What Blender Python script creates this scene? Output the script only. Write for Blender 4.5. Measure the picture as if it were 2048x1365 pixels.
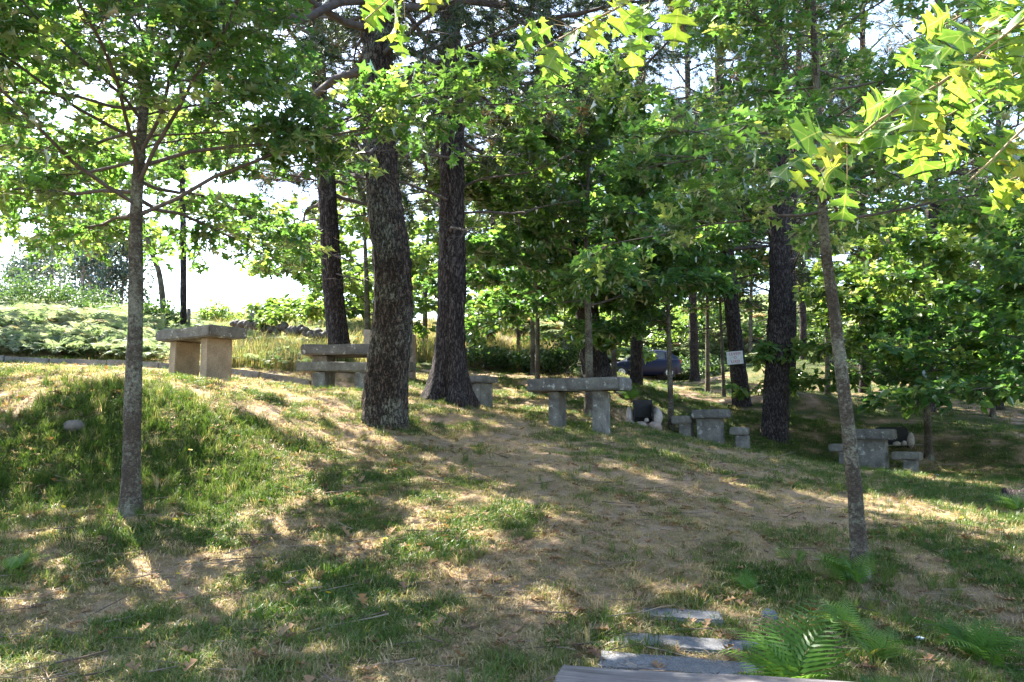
import bpy, bmesh, math, random
import numpy as np
from mathutils import Vector, Matrix, noise as mnoise

# ------------------------------------------------------------------ camera, sky, sun, exposure
for o in list(bpy.data.objects):
    bpy.data.objects.remove(o)
SC = bpy.context.scene
COL = SC.collection
W, H, F = 2048.0, 1365.0, 1707.0            # photograph size and focal length in its pixels
CAM = np.array([0.0, 0.0, 1.6])
PITCH = math.atan(167.5 / F)
cam_d = bpy.data.cameras.new('camera')
cam_d.sensor_width = 36.0
cam_d.lens = 36.0 * F / W
cam_d.clip_start = 0.05
cam_d.clip_end = 3000
cam = bpy.data.objects.new('camera', cam_d)
cam.location = CAM
cam.rotation_euler = (math.pi / 2 + PITCH, 0, 0)
COL.objects.link(cam)
SC.camera = cam

SUN_AZ = (-0.60, 0.80)                     # horizontal direction towards the sun
SUN_EL = math.radians(50)
world = bpy.data.worlds.new('World')
SC.world = world
world.use_nodes = True
wn = world.node_tree
bg = wn.nodes['Background']
sky = wn.nodes.new('ShaderNodeTexSky')
sky.sky_type = 'NISHITA'
sky.sun_disc = False
sky.sun_elevation = SUN_EL
sky.sun_rotation = math.atan2(SUN_AZ[0], SUN_AZ[1])
sky.air_density = 1.0
sky.dust_density = 1.2
wn.links.new(sky.outputs[0], bg.inputs[0])
bg.inputs[1].default_value = 0.095

sd = bpy.data.lights.new('sun', 'SUN')
sd.energy = 5.0
sd.angle = math.radians(0.5)
sd.color = (1.0, 0.95, 0.86)
sun = bpy.data.objects.new('sun', sd)
ln = math.hypot(*SUN_AZ)
sv = Vector((SUN_AZ[0] / ln * math.cos(SUN_EL), SUN_AZ[1] / ln * math.cos(SUN_EL), math.sin(SUN_EL)))
sun.rotation_euler = sv.to_track_quat('Z', 'Y').to_euler()
sun.location = (-8, 5, 14)
COL.objects.link(sun)

SC.view_settings.view_transform = 'Standard'
SC.view_settings.look = 'None'
SC.view_settings.gamma = 1.0
SC.view_settings.use_curve_mapping = False
SC.view_settings.exposure = 2.95
SC.render.engine = 'CYCLES'
cy = SC.cycles
cy.max_bounces = 7
cy.diffuse_bounces = 4
cy.glossy_bounces = 2
cy.transmission_bounces = 5
cy.transparent_max_bounces = 4
cy.use_denoising = True
cy.sample_clamp_indirect = 6.0
cy.caustics_reflective = False
cy.caustics_refractive = False

rng = np.random.default_rng(7)
random.seed(7)


# ------------------------------------------------------------------ helpers
def P(u, v, d):
    """the point at pixel (u, v) of the photograph lying d metres in front of the camera"""
    cp, sp = math.cos(PITCH), math.sin(PITCH)
    x = (u - W / 2) / F
    yv = (H / 2 - v) / F
    ry = cp - yv * sp
    rz = sp + yv * cp
    s = d / ry
    return np.array([x * s, d, CAM[2] + rz * s])


def project(p):
    """pixel of world points (n,3); depth"""
    p = np.atleast_2d(p) - CAM
    cp, sp = math.cos(PITCH), math.sin(PITCH)
    f = p[:, 1] * cp + p[:, 2] * sp
    up = -p[:, 1] * sp + p[:, 2] * cp
    f = np.where(np.abs(f) < 1e-4, 1e-4, f)
    return W / 2 + F * p[:, 0] / f, H / 2 - F * up / f, f


_perm = np.random.default_rng(99).random(4096)


def _hash(ix, iy, iz):
    h = (ix * 73856093) ^ (iy * 19349663) ^ (iz * 83492791)
    return _perm[h & 4095]


def vnoise(p):
    """smooth value noise in 0..1 at points (n,3)"""
    p = np.asarray(p, dtype=float)
    i = np.floor(p).astype(np.int64)
    f = p - i
    f = f * f * (3 - 2 * f)
    out = 0
    for dx in (0, 1):
        wx = f[:, 0] if dx else 1 - f[:, 0]
        for dy in (0, 1):
            wy = f[:, 1] if dy else 1 - f[:, 1]
            for dz in (0, 1):
                wz = f[:, 2] if dz else 1 - f[:, 2]
                out = out + wx * wy * wz * _hash(i[:, 0] + dx, i[:, 1] + dy, i[:, 2] + dz)
    return out


def fbm(p, octv=3):
    p = np.asarray(p, dtype=float)
    a, s, t = 0.5, 0, 0
    for k in range(octv):
        s = s + a * vnoise(p * (2 ** k) + 17.3 * k)
        t += a
        a *= 0.5
    return s / t


def xyz(x, y, z=0.0):
    x = np.asarray(x, float)
    return np.stack([x, np.asarray(y, float) + 0 * x, 0 * x + z], 1)


class MB:
    """collects vertices and faces for ONE mesh object"""

    def __init__(self):
        self.v, self.f, self.n, self.t, self.mi = [], [], 0, [], []

    def add(self, verts, faces, tint=None, mi=0):
        verts = np.asarray(verts, dtype=np.float64).reshape(-1, 3)
        faces = np.asarray(faces, dtype=np.int64)
        self.v.append(verts)
        self.f.append(faces + self.n)
        self.mi.append(np.full(len(faces), mi))
        self.n += len(verts)
        if tint is None:
            tint = np.full(len(verts), 0.5)
        self.t.append(np.broadcast_to(np.asarray(tint, float), (len(verts),)))

    def box(self, c, s, R=None, mi=0):
        q = np.array([[x, y, z] for z in (-.5, .5) for y in (-.5, .5) for x in (-.5, .5)]) * np.array(s)
        if R is not None:
            q = q @ np.array(R).T
        self.add(q + np.array(c), [[0, 2, 3, 1], [4, 5, 7, 6], [0, 1, 5, 4], [2, 6, 7, 3], [0, 4, 6, 2], [1, 3, 7, 5]], mi=mi)

    def tube(self, pts, rad, seg=6, cap=True, disp=None, tint=None):
        pts = np.asarray(pts, float)
        n = len(pts)
        rad = np.broadcast_to(np.asarray(rad, float), (n,))
        tg = np.gradient(pts, axis=0)
        tg /= np.linalg.norm(tg, axis=1)[:, None] + 1e-9
        ref = np.array([1.0, 0, 0]) if abs(tg[0][0]) < 0.8 else np.array([0, 1.0, 0])
        a = np.cross(tg, ref)
        a /= np.linalg.norm(a, axis=1)[:, None] + 1e-9
        b = np.cross(tg, a)
        th = np.linspace(0, 2 * math.pi, seg, endpoint=False)
        ring = np.cos(th)[None, :, None] * a[:, None, :] + np.sin(th)[None, :, None] * b[:, None, :]
        r = np.broadcast_to(rad[:, None], (n, seg)).copy()
        if disp is not None:
            r = r * disp(pts, th, ring)
        v = pts[:, None, :] + ring * r[:, :, None]
        i = np.arange(n - 1)[:, None] * seg
        j = np.arange(seg)[None, :]
        jn = (j + 1) % seg
        fc = np.stack([i + j, i + jn, i + seg + jn, i + seg + j], -1).reshape(-1, 4)
        self.add(v.reshape(-1, 3), fc, tint)
        if cap:
            k = self.n
            self.add(np.array([pts[0], pts[-1]]), np.zeros((0, 3), int))
            base = k - n * seg
            jj = np.arange(seg)
            c0 = np.stack([np.full(seg, k), base + (jj + 1) % seg, base + jj], 1)
            e = base + (n - 1) * seg
            c1 = np.stack([np.full(seg, k + 1), e + jj, e + (jj + 1) % seg], 1)
            self.f.append(np.concatenate([c0, c1]))
            self.mi.append(np.zeros(2 * seg, int))

    def mesh(self, name, mats, smooth=True, origin=None):
        me = bpy.data.meshes.new(name)
        v = np.concatenate(self.v)
        if origin is not None:
            v = v - np.asarray(origin)
        loops, starts, tot, mis = [], [], [], []
        c = 0
        for f, m in zip(self.f, self.mi):
            if len(f) == 0:
                continue
            k = f.shape[1]
            loops.append(f.ravel())
            starts.append(c + np.arange(len(f)) * k)
            tot.append(np.full(len(f), k))
            mis.append(m)
            c += f.size
        loops = np.concatenate(loops).astype(np.int32)
        starts = np.concatenate(starts).astype(np.int32)
        tot = np.concatenate(tot).astype(np.int32)
        me.vertices.add(len(v))
        me.vertices.foreach_set('co', v.astype(np.float32).ravel())
        me.loops.add(len(loops))
        me.loops.foreach_set('vertex_index', loops)
        me.polygons.add(len(starts))
        me.polygons.foreach_set('loop_start', starts)
        me.polygons.foreach_set('loop_total', tot)
        me.polygons.foreach_set('material_index', np.concatenate(mis).astype(np.int32))
        at = me.attributes.new('tint', 'FLOAT', 'POINT')
        at.data.foreach_set('value', np.concatenate(self.t).astype(np.float32))
        me.update(calc_edges=True)
        me.validate()
        me.polygons.foreach_set('use_smooth', np.full(len(me.polygons), bool(smooth)))
        for m in (mats if isinstance(mats, (list, tuple)) else [mats]):
            me.materials.append(m)
        return me


def link(name, me, parent=None, loc=(0, 0, 0), rot=None):
    o = bpy.data.objects.new(name, me)
    COL.objects.link(o)
    o.location = loc
    if rot is not None:
        o.rotation_euler = rot
    if parent is not None:
        o.parent = parent
    return o


def tag(o, label, cat=None, group=None, kind=None):
    if label:
        o['label'] = label
    if cat:
        o['category'] = cat
    if group:
        o['group'] = group
    if kind:
        o['kind'] = kind
    return o


def thing(name, label, cat, loc=(0, 0, 0), rotz=0.0, group=None):
    o = bpy.data.objects.new(name, None)
    o.empty_display_size = 0.1
    COL.objects.link(o)
    o.location = [float(q) for q in loc]
    o.rotation_euler = (0, 0, rotz)
    return tag(o, label, cat, group)


def part(name, mb, mat, parent, smooth=True, world=True):
    """a child mesh; mb holds world coordinates when world is True (the parent is then not rotated)"""
    org = np.array(parent.location) if world else None
    if world and parent.parent is not None:
        org = org + np.array(parent.parent.location)
    return link(name, mb.mesh(name, mat, smooth, org), parent)


# ------------------------------------------------------------------ materials
def new_mat(name):
    m = bpy.data.materials.new(name)
    m.use_nodes = True
    nt = m.node_tree
    for n in list(nt.nodes):
        nt.nodes.remove(n)
    out = nt.nodes.new('ShaderNodeOutputMaterial')
    return m, nt, out


def N(nt, t, **kw):
    n = nt.nodes.new(t)
    for k, v in kw.items():
        if k in n.inputs:
            n.inputs[k].default_value = v
        else:
            setattr(n, k, v)
    return n


def ramp(nt, fac, stops):
    r = nt.nodes.new('ShaderNodeValToRGB')
    while len(r.color_ramp.elements) < len(stops):
        r.color_ramp.elements.new(0.5)
    for e, (p, c) in zip(r.color_ramp.elements, stops):
        e.position = p
        e.color = (*c, 1) if len(c) == 3 else c
    nt.links.new(fac, r.inputs[0])
    return r.outputs[0]


def noise_tex(nt, scale, detail=4, rough=0.6, sxyz=(1, 1, 1), coord='Object', dist=0.0):
    tc = nt.nodes.new('ShaderNodeTexCoord')
    mp = nt.nodes.new('ShaderNodeMapping')
    mp.inputs['Scale'].default_value = sxyz
    nt.links.new(tc.outputs[coord], mp.inputs[0])
    t = N(nt, 'ShaderNodeTexNoise', Scale=scale, Detail=detail, Roughness=rough, Distortion=dist)
    nt.links.new(mp.outputs[0], t.inputs['Vector'])
    return t.outputs['Fac'], mp.outputs[0]


def mixc(nt, fac, a, b, mode='MIX'):
    m = nt.nodes.new('ShaderNodeMix')
    m.data_type = 'RGBA'
    m.blend_type = mode
    for s, val in ((0, fac), (6, a), (7, b)):
        if hasattr(val, 'links') or hasattr(val, 'is_linked'):
            nt.links.new(val, m.inputs[s])
        else:
            m.inputs[s].default_value = val if s == 0 else (*val, 1)
    return m.outputs[2]


def simple(name, col, rough=0.7, metal=0.0, var=0.25, scale=12.0, bump=0.0, bscale=40.0, coat=0.0, spec=0.5):
    m, nt, out = new_mat(name)
    b = N(nt, 'ShaderNodeBsdfPrincipled', Roughness=rough, Metallic=metal)
    b.inputs['Coat Weight'].default_value = coat
    b.inputs['Specular IOR Level'].default_value = spec
    f, vec = noise_tex(nt, scale)
    lo = tuple(c * (1 - var) for c in col)
    hi = tuple(min(1, c * (1 + var)) for c in col)
    nt.links.new(ramp(nt, f, [(0.3, lo), (0.7, hi)]), b.inputs['Base Color'])
    if bump:
        f2, _ = noise_tex(nt, bscale, 6, 0.65)
        bp = N(nt, 'ShaderNodeBump', Strength=bump, Distance=0.02)
        nt.links.new(f2, bp.inputs['Height'])
        nt.links.new(bp.outputs[0], b.inputs['Normal'])
    nt.links.new(b.outputs[0], out.inputs[0])
    return m


def leaf_mat(name, stops, trans=0.45, gloss=0.36, per_object=False, instancer=False, tcol=(1.75, 1.6, 0.8)):
    """thin leaf: reflects and lets light through; stops colour it by the leaf's own tint value"""
    gloss *= 0.45
    m, nt, out = new_mat(name)
    if per_object:
        oi = nt.nodes.new('ShaderNodeObjectInfo')
        fac = oi.outputs['Random']
    else:
        at = N(nt, 'ShaderNodeAttribute', attribute_name='tint')
        if instancer:
            at.attribute_type = 'INSTANCER'
        fac = at.outputs['Fac']
    c = ramp(nt, fac, stops)
    d = N(nt, 'ShaderNodeBsdfDiffuse')
    nt.links.new(c, d.inputs[0])
    t = N(nt, 'ShaderNodeBsdfTranslucent')
    tc = mixc(nt, 1.0, c, tcol, 'MULTIPLY')
    nt.links.new(tc, t.inputs[0])
    mx = N(nt, 'ShaderNodeMixShader')
    mx.inputs[0].default_value = trans
    nt.links.new(d.outputs[0], mx.inputs[1])
    nt.links.new(t.outputs[0], mx.inputs[2])
    g = N(nt, 'ShaderNodeBsdfGlossy', Roughness=0.42)
    lw = N(nt, 'ShaderNodeFresnel', IOR=1.45)
    ml = N(nt, 'ShaderNodeMath', operation='MULTIPLY')
    ml.inputs[1].default_value = gloss * 2
    nt.links.new(lw.outputs[0], ml.inputs[0])
    mx2 = N(nt, 'ShaderNodeMixShader')
    nt.links.new(ml.outputs[0], mx2.inputs[0])
    nt.links.new(mx.outputs[0], mx2.inputs[1])
    nt.links.new(g.outputs[0], mx2.inputs[2])
    nt.links.new(mx2.outputs[0], out.inputs[0])
    return m


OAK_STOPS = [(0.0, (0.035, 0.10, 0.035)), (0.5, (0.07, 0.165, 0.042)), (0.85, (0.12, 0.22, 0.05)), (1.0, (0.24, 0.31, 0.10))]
BRIGHT_STOPS = [(0.0, (0.075, 0.15, 0.04)), (0.5, (0.12, 0.215, 0.05)), (1.0, (0.22, 0.30, 0.09))]  # lighter oak green: sunlight on the far crowns put into the leaf colour
M_OAK = leaf_mat('oak_leaf', OAK_STOPS, trans=0.62)
M_OAKO = leaf_mat('oak_leaf_single', OAK_STOPS, trans=0.62, per_object=True)
M_BRIGHT = leaf_mat('sunlit_oak_leaf', BRIGHT_STOPS, trans=0.5)
M_NEAR = leaf_mat('young_oak_leaf', [(0.0, (0.06, 0.15, 0.03)), (0.5, (0.12, 0.23, 0.04)), (0.85, (0.20, 0.29, 0.05)), (1.0, (0.28, 0.28, 0.06))], trans=0.55, gloss=0.35, per_object=True)
M_NEEDLE = leaf_mat('pine_needles', [(0.0, (0.025, 0.05, 0.025)), (0.55, (0.06, 0.095, 0.045)), (0.8, (0.10, 0.12, 0.06)), (1.0, (0.17, 0.10, 0.055))], trans=0.25, gloss=0.25)
M_EUCA = leaf_mat('gum_leaf', [(0.0, (0.035, 0.065, 0.055)), (1.0, (0.085, 0.13, 0.10))], trans=0.3)  # bluish green carries the haze and sky tint of distance in the leaf colour
M_BUSH = leaf_mat('bush_leaf', [(0.0, (0.025, 0.06, 0.02)), (1.0, (0.075, 0.14, 0.04))], trans=0.4)
M_FERN = leaf_mat('fern_green', [(0.0, (0.06, 0.13, 0.025)), (0.7, (0.09, 0.18, 0.03)), (0.93, (0.14, 0.23, 0.05)), (1.0, (0.22, 0.15, 0.06))], trans=0.45, per_object=True, gloss=0.03)
M_BRACK = leaf_mat('bracken', [(0.0, (0.10, 0.16, 0.065)), (0.5, (0.21, 0.26, 0.14)), (0.85, (0.32, 0.34, 0.22)), (1.0, (0.34, 0.22, 0.12))], trans=0.52, instancer=True, gloss=0.12, tcol=(1.15, 1.15, 0.85))
M_GRASS = leaf_mat('grass_blades', [(0.0, (0.055, 0.105, 0.02)), (0.35, (0.105, 0.155, 0.036)), (0.6, (0.25, 0.225, 0.10)), (0.8, (0.48, 0.375, 0.22)), (1.0, (0.47, 0.335, 0.21))], trans=0.4, instancer=True, gloss=0.03, tcol=(1.15, 1.12, 0.7))


def add_veins(m):
    """pale midrib and side veins on a single leaf (leaf space: +y from stalk to tip, length 1)"""
    nt = m.node_tree
    rp = [n for n in nt.nodes if n.type == 'VALTORGB'][0]
    users = [l.to_socket for l in rp.outputs[0].links]
    tc = nt.nodes.new('ShaderNodeTexCoord')
    sp = nt.nodes.new('ShaderNodeSeparateXYZ')
    nt.links.new(tc.outputs['Object'], sp.inputs[0])

    def mth(op, a, b=None):
        n = N(nt, 'ShaderNodeMath', operation=op)
        for k_, v_ in enumerate((a, b)):
            if v_ is None:
                continue
            if isinstance(v_, (int, float)):
                n.inputs[k_].default_value = v_
            else:
                nt.links.new(v_, n.inputs[k_])
        return n.outputs[0]
    ax = mth('ABSOLUTE', sp.outputs['X'])
    mid = mth('LESS_THAN', ax, 0.012)
    fr = mth('FRACT', mth('MULTIPLY', mth('SUBTRACT', sp.outputs['Y'], mth('MULTIPLY', ax, 0.75)), 5.5))
    sd_ = mth('LESS_THAN', mth('ABSOLUTE', mth('SUBTRACT', fr, 0.5)), 0.045)
    v_ = mth('MULTIPLY', mth('MAXIMUM', mid, mth('MULTIPLY', sd_, 0.6)), 0.55)
    f2, _ = noise_tex(nt, 5, 3)
    base = mixc(nt, 1.0, rp.outputs[0], ramp(nt, f2, [(0.3, (0.75, 0.8, 0.75)), (0.7, (1.15, 1.1, 1.1))]), 'MULTIPLY')
    c = mixc(nt, v_, base, (0.34, 0.38, 0.14))
    for u_ in users:
        nt.links.new(c, u_)


add_veins(M_NEAR)


def bark(name, dark, light, lich, lichen=0.5, fis=9.0, zs=0.28, bump=1.0, dist=0.05, lscale=14.0, cell=1.0):
    """furrowed bark: warped stretched cells broken up by noise, with lichen patches"""
    m, nt, out = new_mat(name)
    b = N(nt, 'ShaderNodeBsdfPrincipled', Roughness=0.9)
    b.inputs['Specular IOR Level'].default_value = 0.2
    f, vec = noise_tex(nt, fis, 6, 0.65, (1, 1, zs), dist=0.8)
    wn_ = N(nt, 'ShaderNodeTexNoise', Scale=fis * 0.7, Detail=4, Roughness=0.7)
    nt.links.new(vec, wn_.inputs['Vector'])
    wa = N(nt, 'ShaderNodeVectorMath', operation='MULTIPLY_ADD')
    wa.inputs[1].default_value = (0.16, 0.16, 0.16)
    nt.links.new(wn_.outputs['Color'], wa.inputs[0])
    nt.links.new(vec, wa.inputs[2])
    vo = N(nt, 'ShaderNodeTexVoronoi', Scale=fis * 1.1, feature='DISTANCE_TO_EDGE')
    nt.links.new(wa.outputs[0], vo.inputs['Vector'])
    lo = 1 - cell
    cr = ramp(nt, vo.outputs['Distance'], [(0.0, (lo, lo, lo)), (0.22, (1, 1, 1))])
    h = N(nt, 'ShaderNodeMath', operation='MULTIPLY')
    nt.links.new(cr, h.inputs[0])
    nt.links.new(f, h.inputs[1])
    c = ramp(nt, h.outputs[0], [(0.08, dark), (0.34, tuple(0.45 * a + 0.55 * d for a, d in zip(light, dark))), (0.62, light)])
    f2, _ = noise_tex(nt, lscale, 6, 0.8)
    f3, _ = noise_tex(nt, 2.2, 3)
    mul = N(nt, 'ShaderNodeMath', operation='MULTIPLY')
    nt.links.new(f2, mul.inputs[0])
    nt.links.new(f3, mul.inputs[1])
    lf = ramp(nt, mul.outputs[0], [(0.40 - 0.22 * lichen, (0, 0, 0)), (0.47 - 0.2 * lichen, (1, 1, 1))])
    lm = N(nt, 'ShaderNodeMath', operation='MULTIPLY')
    nt.links.new(lf, lm.inputs[0])
    nt.links.new(ramp(nt, h.outputs[0], [(0.1, (0.1, 0.1, 0.1)), (0.35, (0.85, 0.85, 0.85))]), lm.inputs[1])
    c2 = mixc(nt, lm.outputs[0], c, lich)
    nt.links.new(c2, b.inputs['Base Color'])
    bp = N(nt, 'ShaderNodeBump', Strength=bump, Distance=dist)
    ad = N(nt, 'ShaderNodeMath', operation='MULTIPLY_ADD')
    ad.inputs[1].default_value = 0.25
    nt.links.new(f2, ad.inputs[0])
    nt.links.new(h.outputs[0], ad.inputs[2])
    nt.links.new(ad.outputs[0], bp.inputs['Height'])
    nt.links.new(bp.outputs[0], b.inputs['Normal'])
    nt.links.new(b.outputs[0], out.inputs[0])
    return m


M_PINE = bark('pine_bark', (0.02, 0.014, 0.013), (0.125, 0.098, 0.09), (0.22, 0.21, 0.2), 0.42, fis=21, zs=0.27, lscale=26)
M_PINEL = bark('lichen_pine_bark', (0.02, 0.014, 0.011), (0.14, 0.098, 0.072), (0.21, 0.21, 0.16), 0.72, fis=21, zs=0.33, lscale=34)
M_OAKB = bark('oak_bark', (0.035, 0.026, 0.02), (0.135, 0.105, 0.078), (0.28, 0.27, 0.20), 0.78, fis=24, zs=1.6, bump=1.0, dist=0.02, lscale=34, cell=0.6)
M_TWIG = simple('twig_wood', (0.085, 0.066, 0.058), 0.85, var=0.4)
M_GREENTWIG = simple('young_twig', (0.22, 0.15, 0.06), 0.6, var=0.3)
M_PTWIG = simple('pine_twig', (0.075, 0.058, 0.052), 0.9, var=0.5)
M_GUMB = simple('gum_bark', (0.19, 0.16, 0.15), 0.85, var=0.3, scale=3)


def granite(name, base, dark, lich=(0.36, 0.36, 0.32), lamt=0.5):
    m, nt, out = new_mat(name)
    b = N(nt, 'ShaderNodeBsdfPrincipled', Roughness=0.88)
    b.inputs['Specular IOR Level'].default_value = 0.3
    f, _ = noise_tex(nt, 4, 6, 0.7)
    g, _ = noise_tex(nt, 110, 3, 0.8)
    c = ramp(nt, f, [(0.32, dark), (0.65, base)])
    sp = ramp(nt, g, [(0.35, (0.45, 0.45, 0.45)), (0.6, (1.1, 1.08, 1.05))])
    c = mixc(nt, 1.0, c, sp, 'MULTIPLY')
    f2, vec = noise_tex(nt, 9, 5, 0.7)
    lf = ramp(nt, f2, [(0.68 - 0.1 * lamt, (0, 0, 0)), (0.72 - 0.1 * lamt, (1, 1, 1))])
    c = mixc(nt, lf, c, lich)
    nt.links.new(c, b.inputs['Base Color'])
    bp = N(nt, 'ShaderNodeBump', Strength=0.7, Distance=0.012)
    f3, _ = noise_tex(nt, 55, 6, 0.7)
    nt.links.new(f3, bp.inputs['Height'])
    nt.links.new(bp.outputs[0], b.inputs['Normal'])
    nt.links.new(b.outputs[0], out.inputs[0])
    return m


M_GRAN = granite('granite', (0.27, 0.255, 0.225), (0.10, 0.09, 0.078), lamt=0.8)
M_GRANLIT = granite('bounce_lit_granite', (0.42, 0.33, 0.23), (0.24, 0.18, 0.125), lamt=0.1)  # pale warm tone: light bounced onto the table legs, put into the stone colour
M_GRANT = granite('weathered_granite_top', (0.21, 0.20, 0.18), (0.09, 0.085, 0.08), (0.40, 0.39, 0.35), 0.85)
M_SLATE = granite('step_stone', (0.19, 0.19, 0.195), (0.10, 0.098, 0.10), (0.3, 0.3, 0.29), 0.0)
M_PALE = granite('pale_stone', (0.52, 0.46, 0.41), (0.34, 0.28, 0.25), (0.6, 0.58, 0.52), 0.2)
M_PINK = granite('pinkish_granite', (0.42, 0.33, 0.28), (0.3, 0.23, 0.2), (0.45, 0.42, 0.38), 0.2)
M_SOOT = simple('sooty_iron', (0.012, 0.011, 0.011), 0.75, var=0.5, bump=0.3)
M_DARKST = simple('dark_stone', (0.10, 0.085, 0.075), 0.9, var=0.5, scale=6, bump=0.6)
M_POST = simple('weathered_wood', (0.22, 0.19, 0.16), 0.9, var=0.4, scale=9, bump=0.4)


# ------------------------------------------------------------------ terrain
CTRL = [  # pixel u, v and the distance in metres of points of the ground
    (262, 1020, 6.8), (1722, 1160, 6.3), (392, 762, 12.6), (300, 757, 13.0), (640, 780, 13.6), (760, 785, 13.7),
    (770, 842, 10.6), (895, 805, 13), (955, 815, 16.5), (1116, 858, 13.2), (1200, 868, 12.7), (1178, 832, 15.2),
    (1285, 858, 16), (1425, 900, 17), (1368, 887, 17.2), (1480, 902, 16.8), (1750, 944, 17), (1685, 936, 17.2), (1815, 950, 16.7),
    (1550, 872, 19), (1343, 855, 17.6), (1485, 815, 24), (1272, 772, 27), (1195, 756, 21), (1448, 792, 26), (1858, 922, 19),
    (1852, 822, 25), (685, 738, 17), (1580, 785, 24), (1607, 725, 38),
    (0, 722, 17), (250, 733, 16.5), (430, 747, 15.8), (615, 772, 15.3), (100, 690, 20), (300, 700, 20), (500, 715, 20),
    (0, 812, 8.5), (150, 808, 8.5), (300, 808, 8.5), (420, 825, 8.6), (40, 985, 7.45), (150, 1000, 7.3), (380, 985, 7.45), (470, 862, 8.7),
    (560, 862, 9.3), (560, 985, 7.6), (700, 885, 9.5), (690, 1000, 7.6),
    (560, 800, 10.6), (100, 740, 13), (560, 1100, 6.3),
    (100, 1365, 4.05), (400, 1365, 4.0), (300, 1180, 5.5), (50, 1180, 5.5), (800, 1365, 3.95), (790, 1010, 7.4), (770, 1200, 5.3), (1000, 900, 9.6), (1000, 1100, 6.1),
    (1250, 905, 10), (1250, 1100, 6.2), (1600, 990, 9), (1600, 1060, 7.5), (1450, 1000, 8.3), (1800, 1020, 9.2), (1960, 1060, 8.0),
    (2040, 1000, 10.2), (2048, 1170, 6.4), (1345, 1230, 5.4), (1385, 1285, 4.95), (1390, 1338, 4.55), (1600, 1365, 4.25), (1960, 1310, 5.3), (1880, 1230, 5.8), (1600, 1200, 5.7),
    (1300, 785, 24), (1300, 830, 18.6), (1100, 790, 20), (1000, 800, 17.5), (1450, 800, 31), (1600, 800, 30), (1700, 845, 22.5), (1800, 800, 29), (1800, 778, 37), (1960, 850, 23), (2040, 795, 30),
    (1790, 894, 19.6), (1690, 930, 18.2), (1690, 868, 19.4), (1940, 938, 18.2), (1940, 876, 19.8), (2048, 930, 18.6), (2048, 872, 20.2), (1245, 860, 16.2), (1245, 822, 17.2), (1390, 862, 18.6), (1390, 838, 19.6), (1960, 935, 18), (1640, 895, 19),
    (1250, 770, 40), (1340, 770, 44), (1600, 772, 40), (1950, 772, 40), (1350, 752, 48), (1700, 752, 47), (2048, 752, 47),
    (1400, 630, 62), (1750, 618, 62), (2048, 612, 62), (1150, 645, 55), (1000, 660, 46), (1060, 752, 25), (950, 745, 25), (1000, 712, 29), (1120, 715, 30),
    (850, 690, 32), (720, 690, 32), (600, 668, 33), (450, 652, 34), (320, 650, 34), (200, 632, 36), (0, 622, 36), (600, 705, 22), (-300, 622, 36), (2400, 620, 62), (40, 655, 78), (160, 662, 78), (250, 668, 80),
]
cp = [P(*c) for c in CTRL]
cp += [np.array(q, float) for q in [
    (0.7, 3.5, 0.14), (0, 0, 0), (-2.5, 0, 0.05), (2.5, 0.5, 0.0), (0, -8, -0.8), (-10, -8, -0.4), (10, -8, -1.0), (-9, 3, 0.7), (-8, 6.5, 1.05), (-9, 10, 2.0), (-14, 12, 2.5), (9, 4, 0.0),
    (9, 8, 0.5), (14, 14, 0.7), (16, 20, 1.0), (-30, 20, 3.5), (-30, 0, 1), (30, 0, -0.8), (40, 20, 1), (0, -40, -4), (-60, -40, -3), (60, -40, -5),
    (-60, 40, 7), (-75, 80, 9), (0, 90, 8), (0, 160, 6), (-120, 160, 3), (120, 160, 12), (60, 60, 8.5), (100, 20, 3), (-120, 20, 3), (50, 100, 12), (-20, 60, 5.5)]]
cp = np.array(cp)


def _ker(r2):
    return 0.5 * r2 * np.log(r2 + 1e-12)


_n = len(cp)
_d2 = ((cp[:, None, :2] - cp[None, :, :2]) ** 2).sum(-1)
_A = np.zeros((_n + 3, _n + 3))
_A[:_n, :_n] = _ker(_d2) + np.eye(_n) * 0.15
_A[:_n, _n] = 1
_A[:_n, _n + 1:] = cp[:, :2]
_A[_n:, :_n] = _A[:_n, _n:].T
_w = np.linalg.solve(_A, np.concatenate([cp[:, 2], np.zeros(3)]))


def hgt(x, y):
    """height of the ground"""
    x = np.atleast_1d(np.asarray(x, float)).ravel()
    y = np.atleast_1d(np.asarray(y, float)).ravel()
    out = np.empty(len(x))
    for s in range(0, len(x), 20000):
        xx, yy = x[s:s + 20000], y[s:s + 20000]
        d2 = (xx[:, None] - cp[None, :, 0]) ** 2 + (yy[:, None] - cp[None, :, 1]) ** 2
        out[s:s + 20000] = _ker(d2) @ _w[:_n] + _w[_n] + _w[_n + 1] * xx + _w[_n + 2] * yy
    far = np.clip((np.hypot(x, y) - 90) / 80, 0, 1)
    out = out * (1 - far) + np.clip(out, -6, 9) * far
    out += (fbm(xyz(x * 0.9, y * 0.9), 2) - 0.5) * 0.10 + (fbm(xyz(x * 4, y * 4, 3.3), 2) - 0.5) * 0.06
    return out


def G(u, v, d):
    """a ground point under pixel (u, v) at distance d"""
    p = P(u, v, d)
    return np.array([p[0], p[1], hgt(p[0], p[1])[0]])


def sstep(a, b, x):
    t = np.clip((x - a) / (b - a), 0, 1)
    return t * t * (3 - 2 * t)


_path = np.array([P(*q)[:2] for q in [(1390, 1365, 4.3), (1345, 1230, 5.4), (1250, 1100, 6.2), (1330, 1010, 7.6), (1620, 1000, 8.8), (1700, 960, 12), (1620, 920, 16), (1500, 905, 17)]])
_path2 = np.array([P(*q)[:2] for q in [(1250, 1100, 6.2), (1100, 980, 8), (1020, 890, 10), (960, 830, 13)]])
_path3 = np.array([P(*q)[:2] for q in [(1620, 1000, 8.8), (1850, 1010, 8.8), (2000, 1100, 7.2)]])


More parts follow.
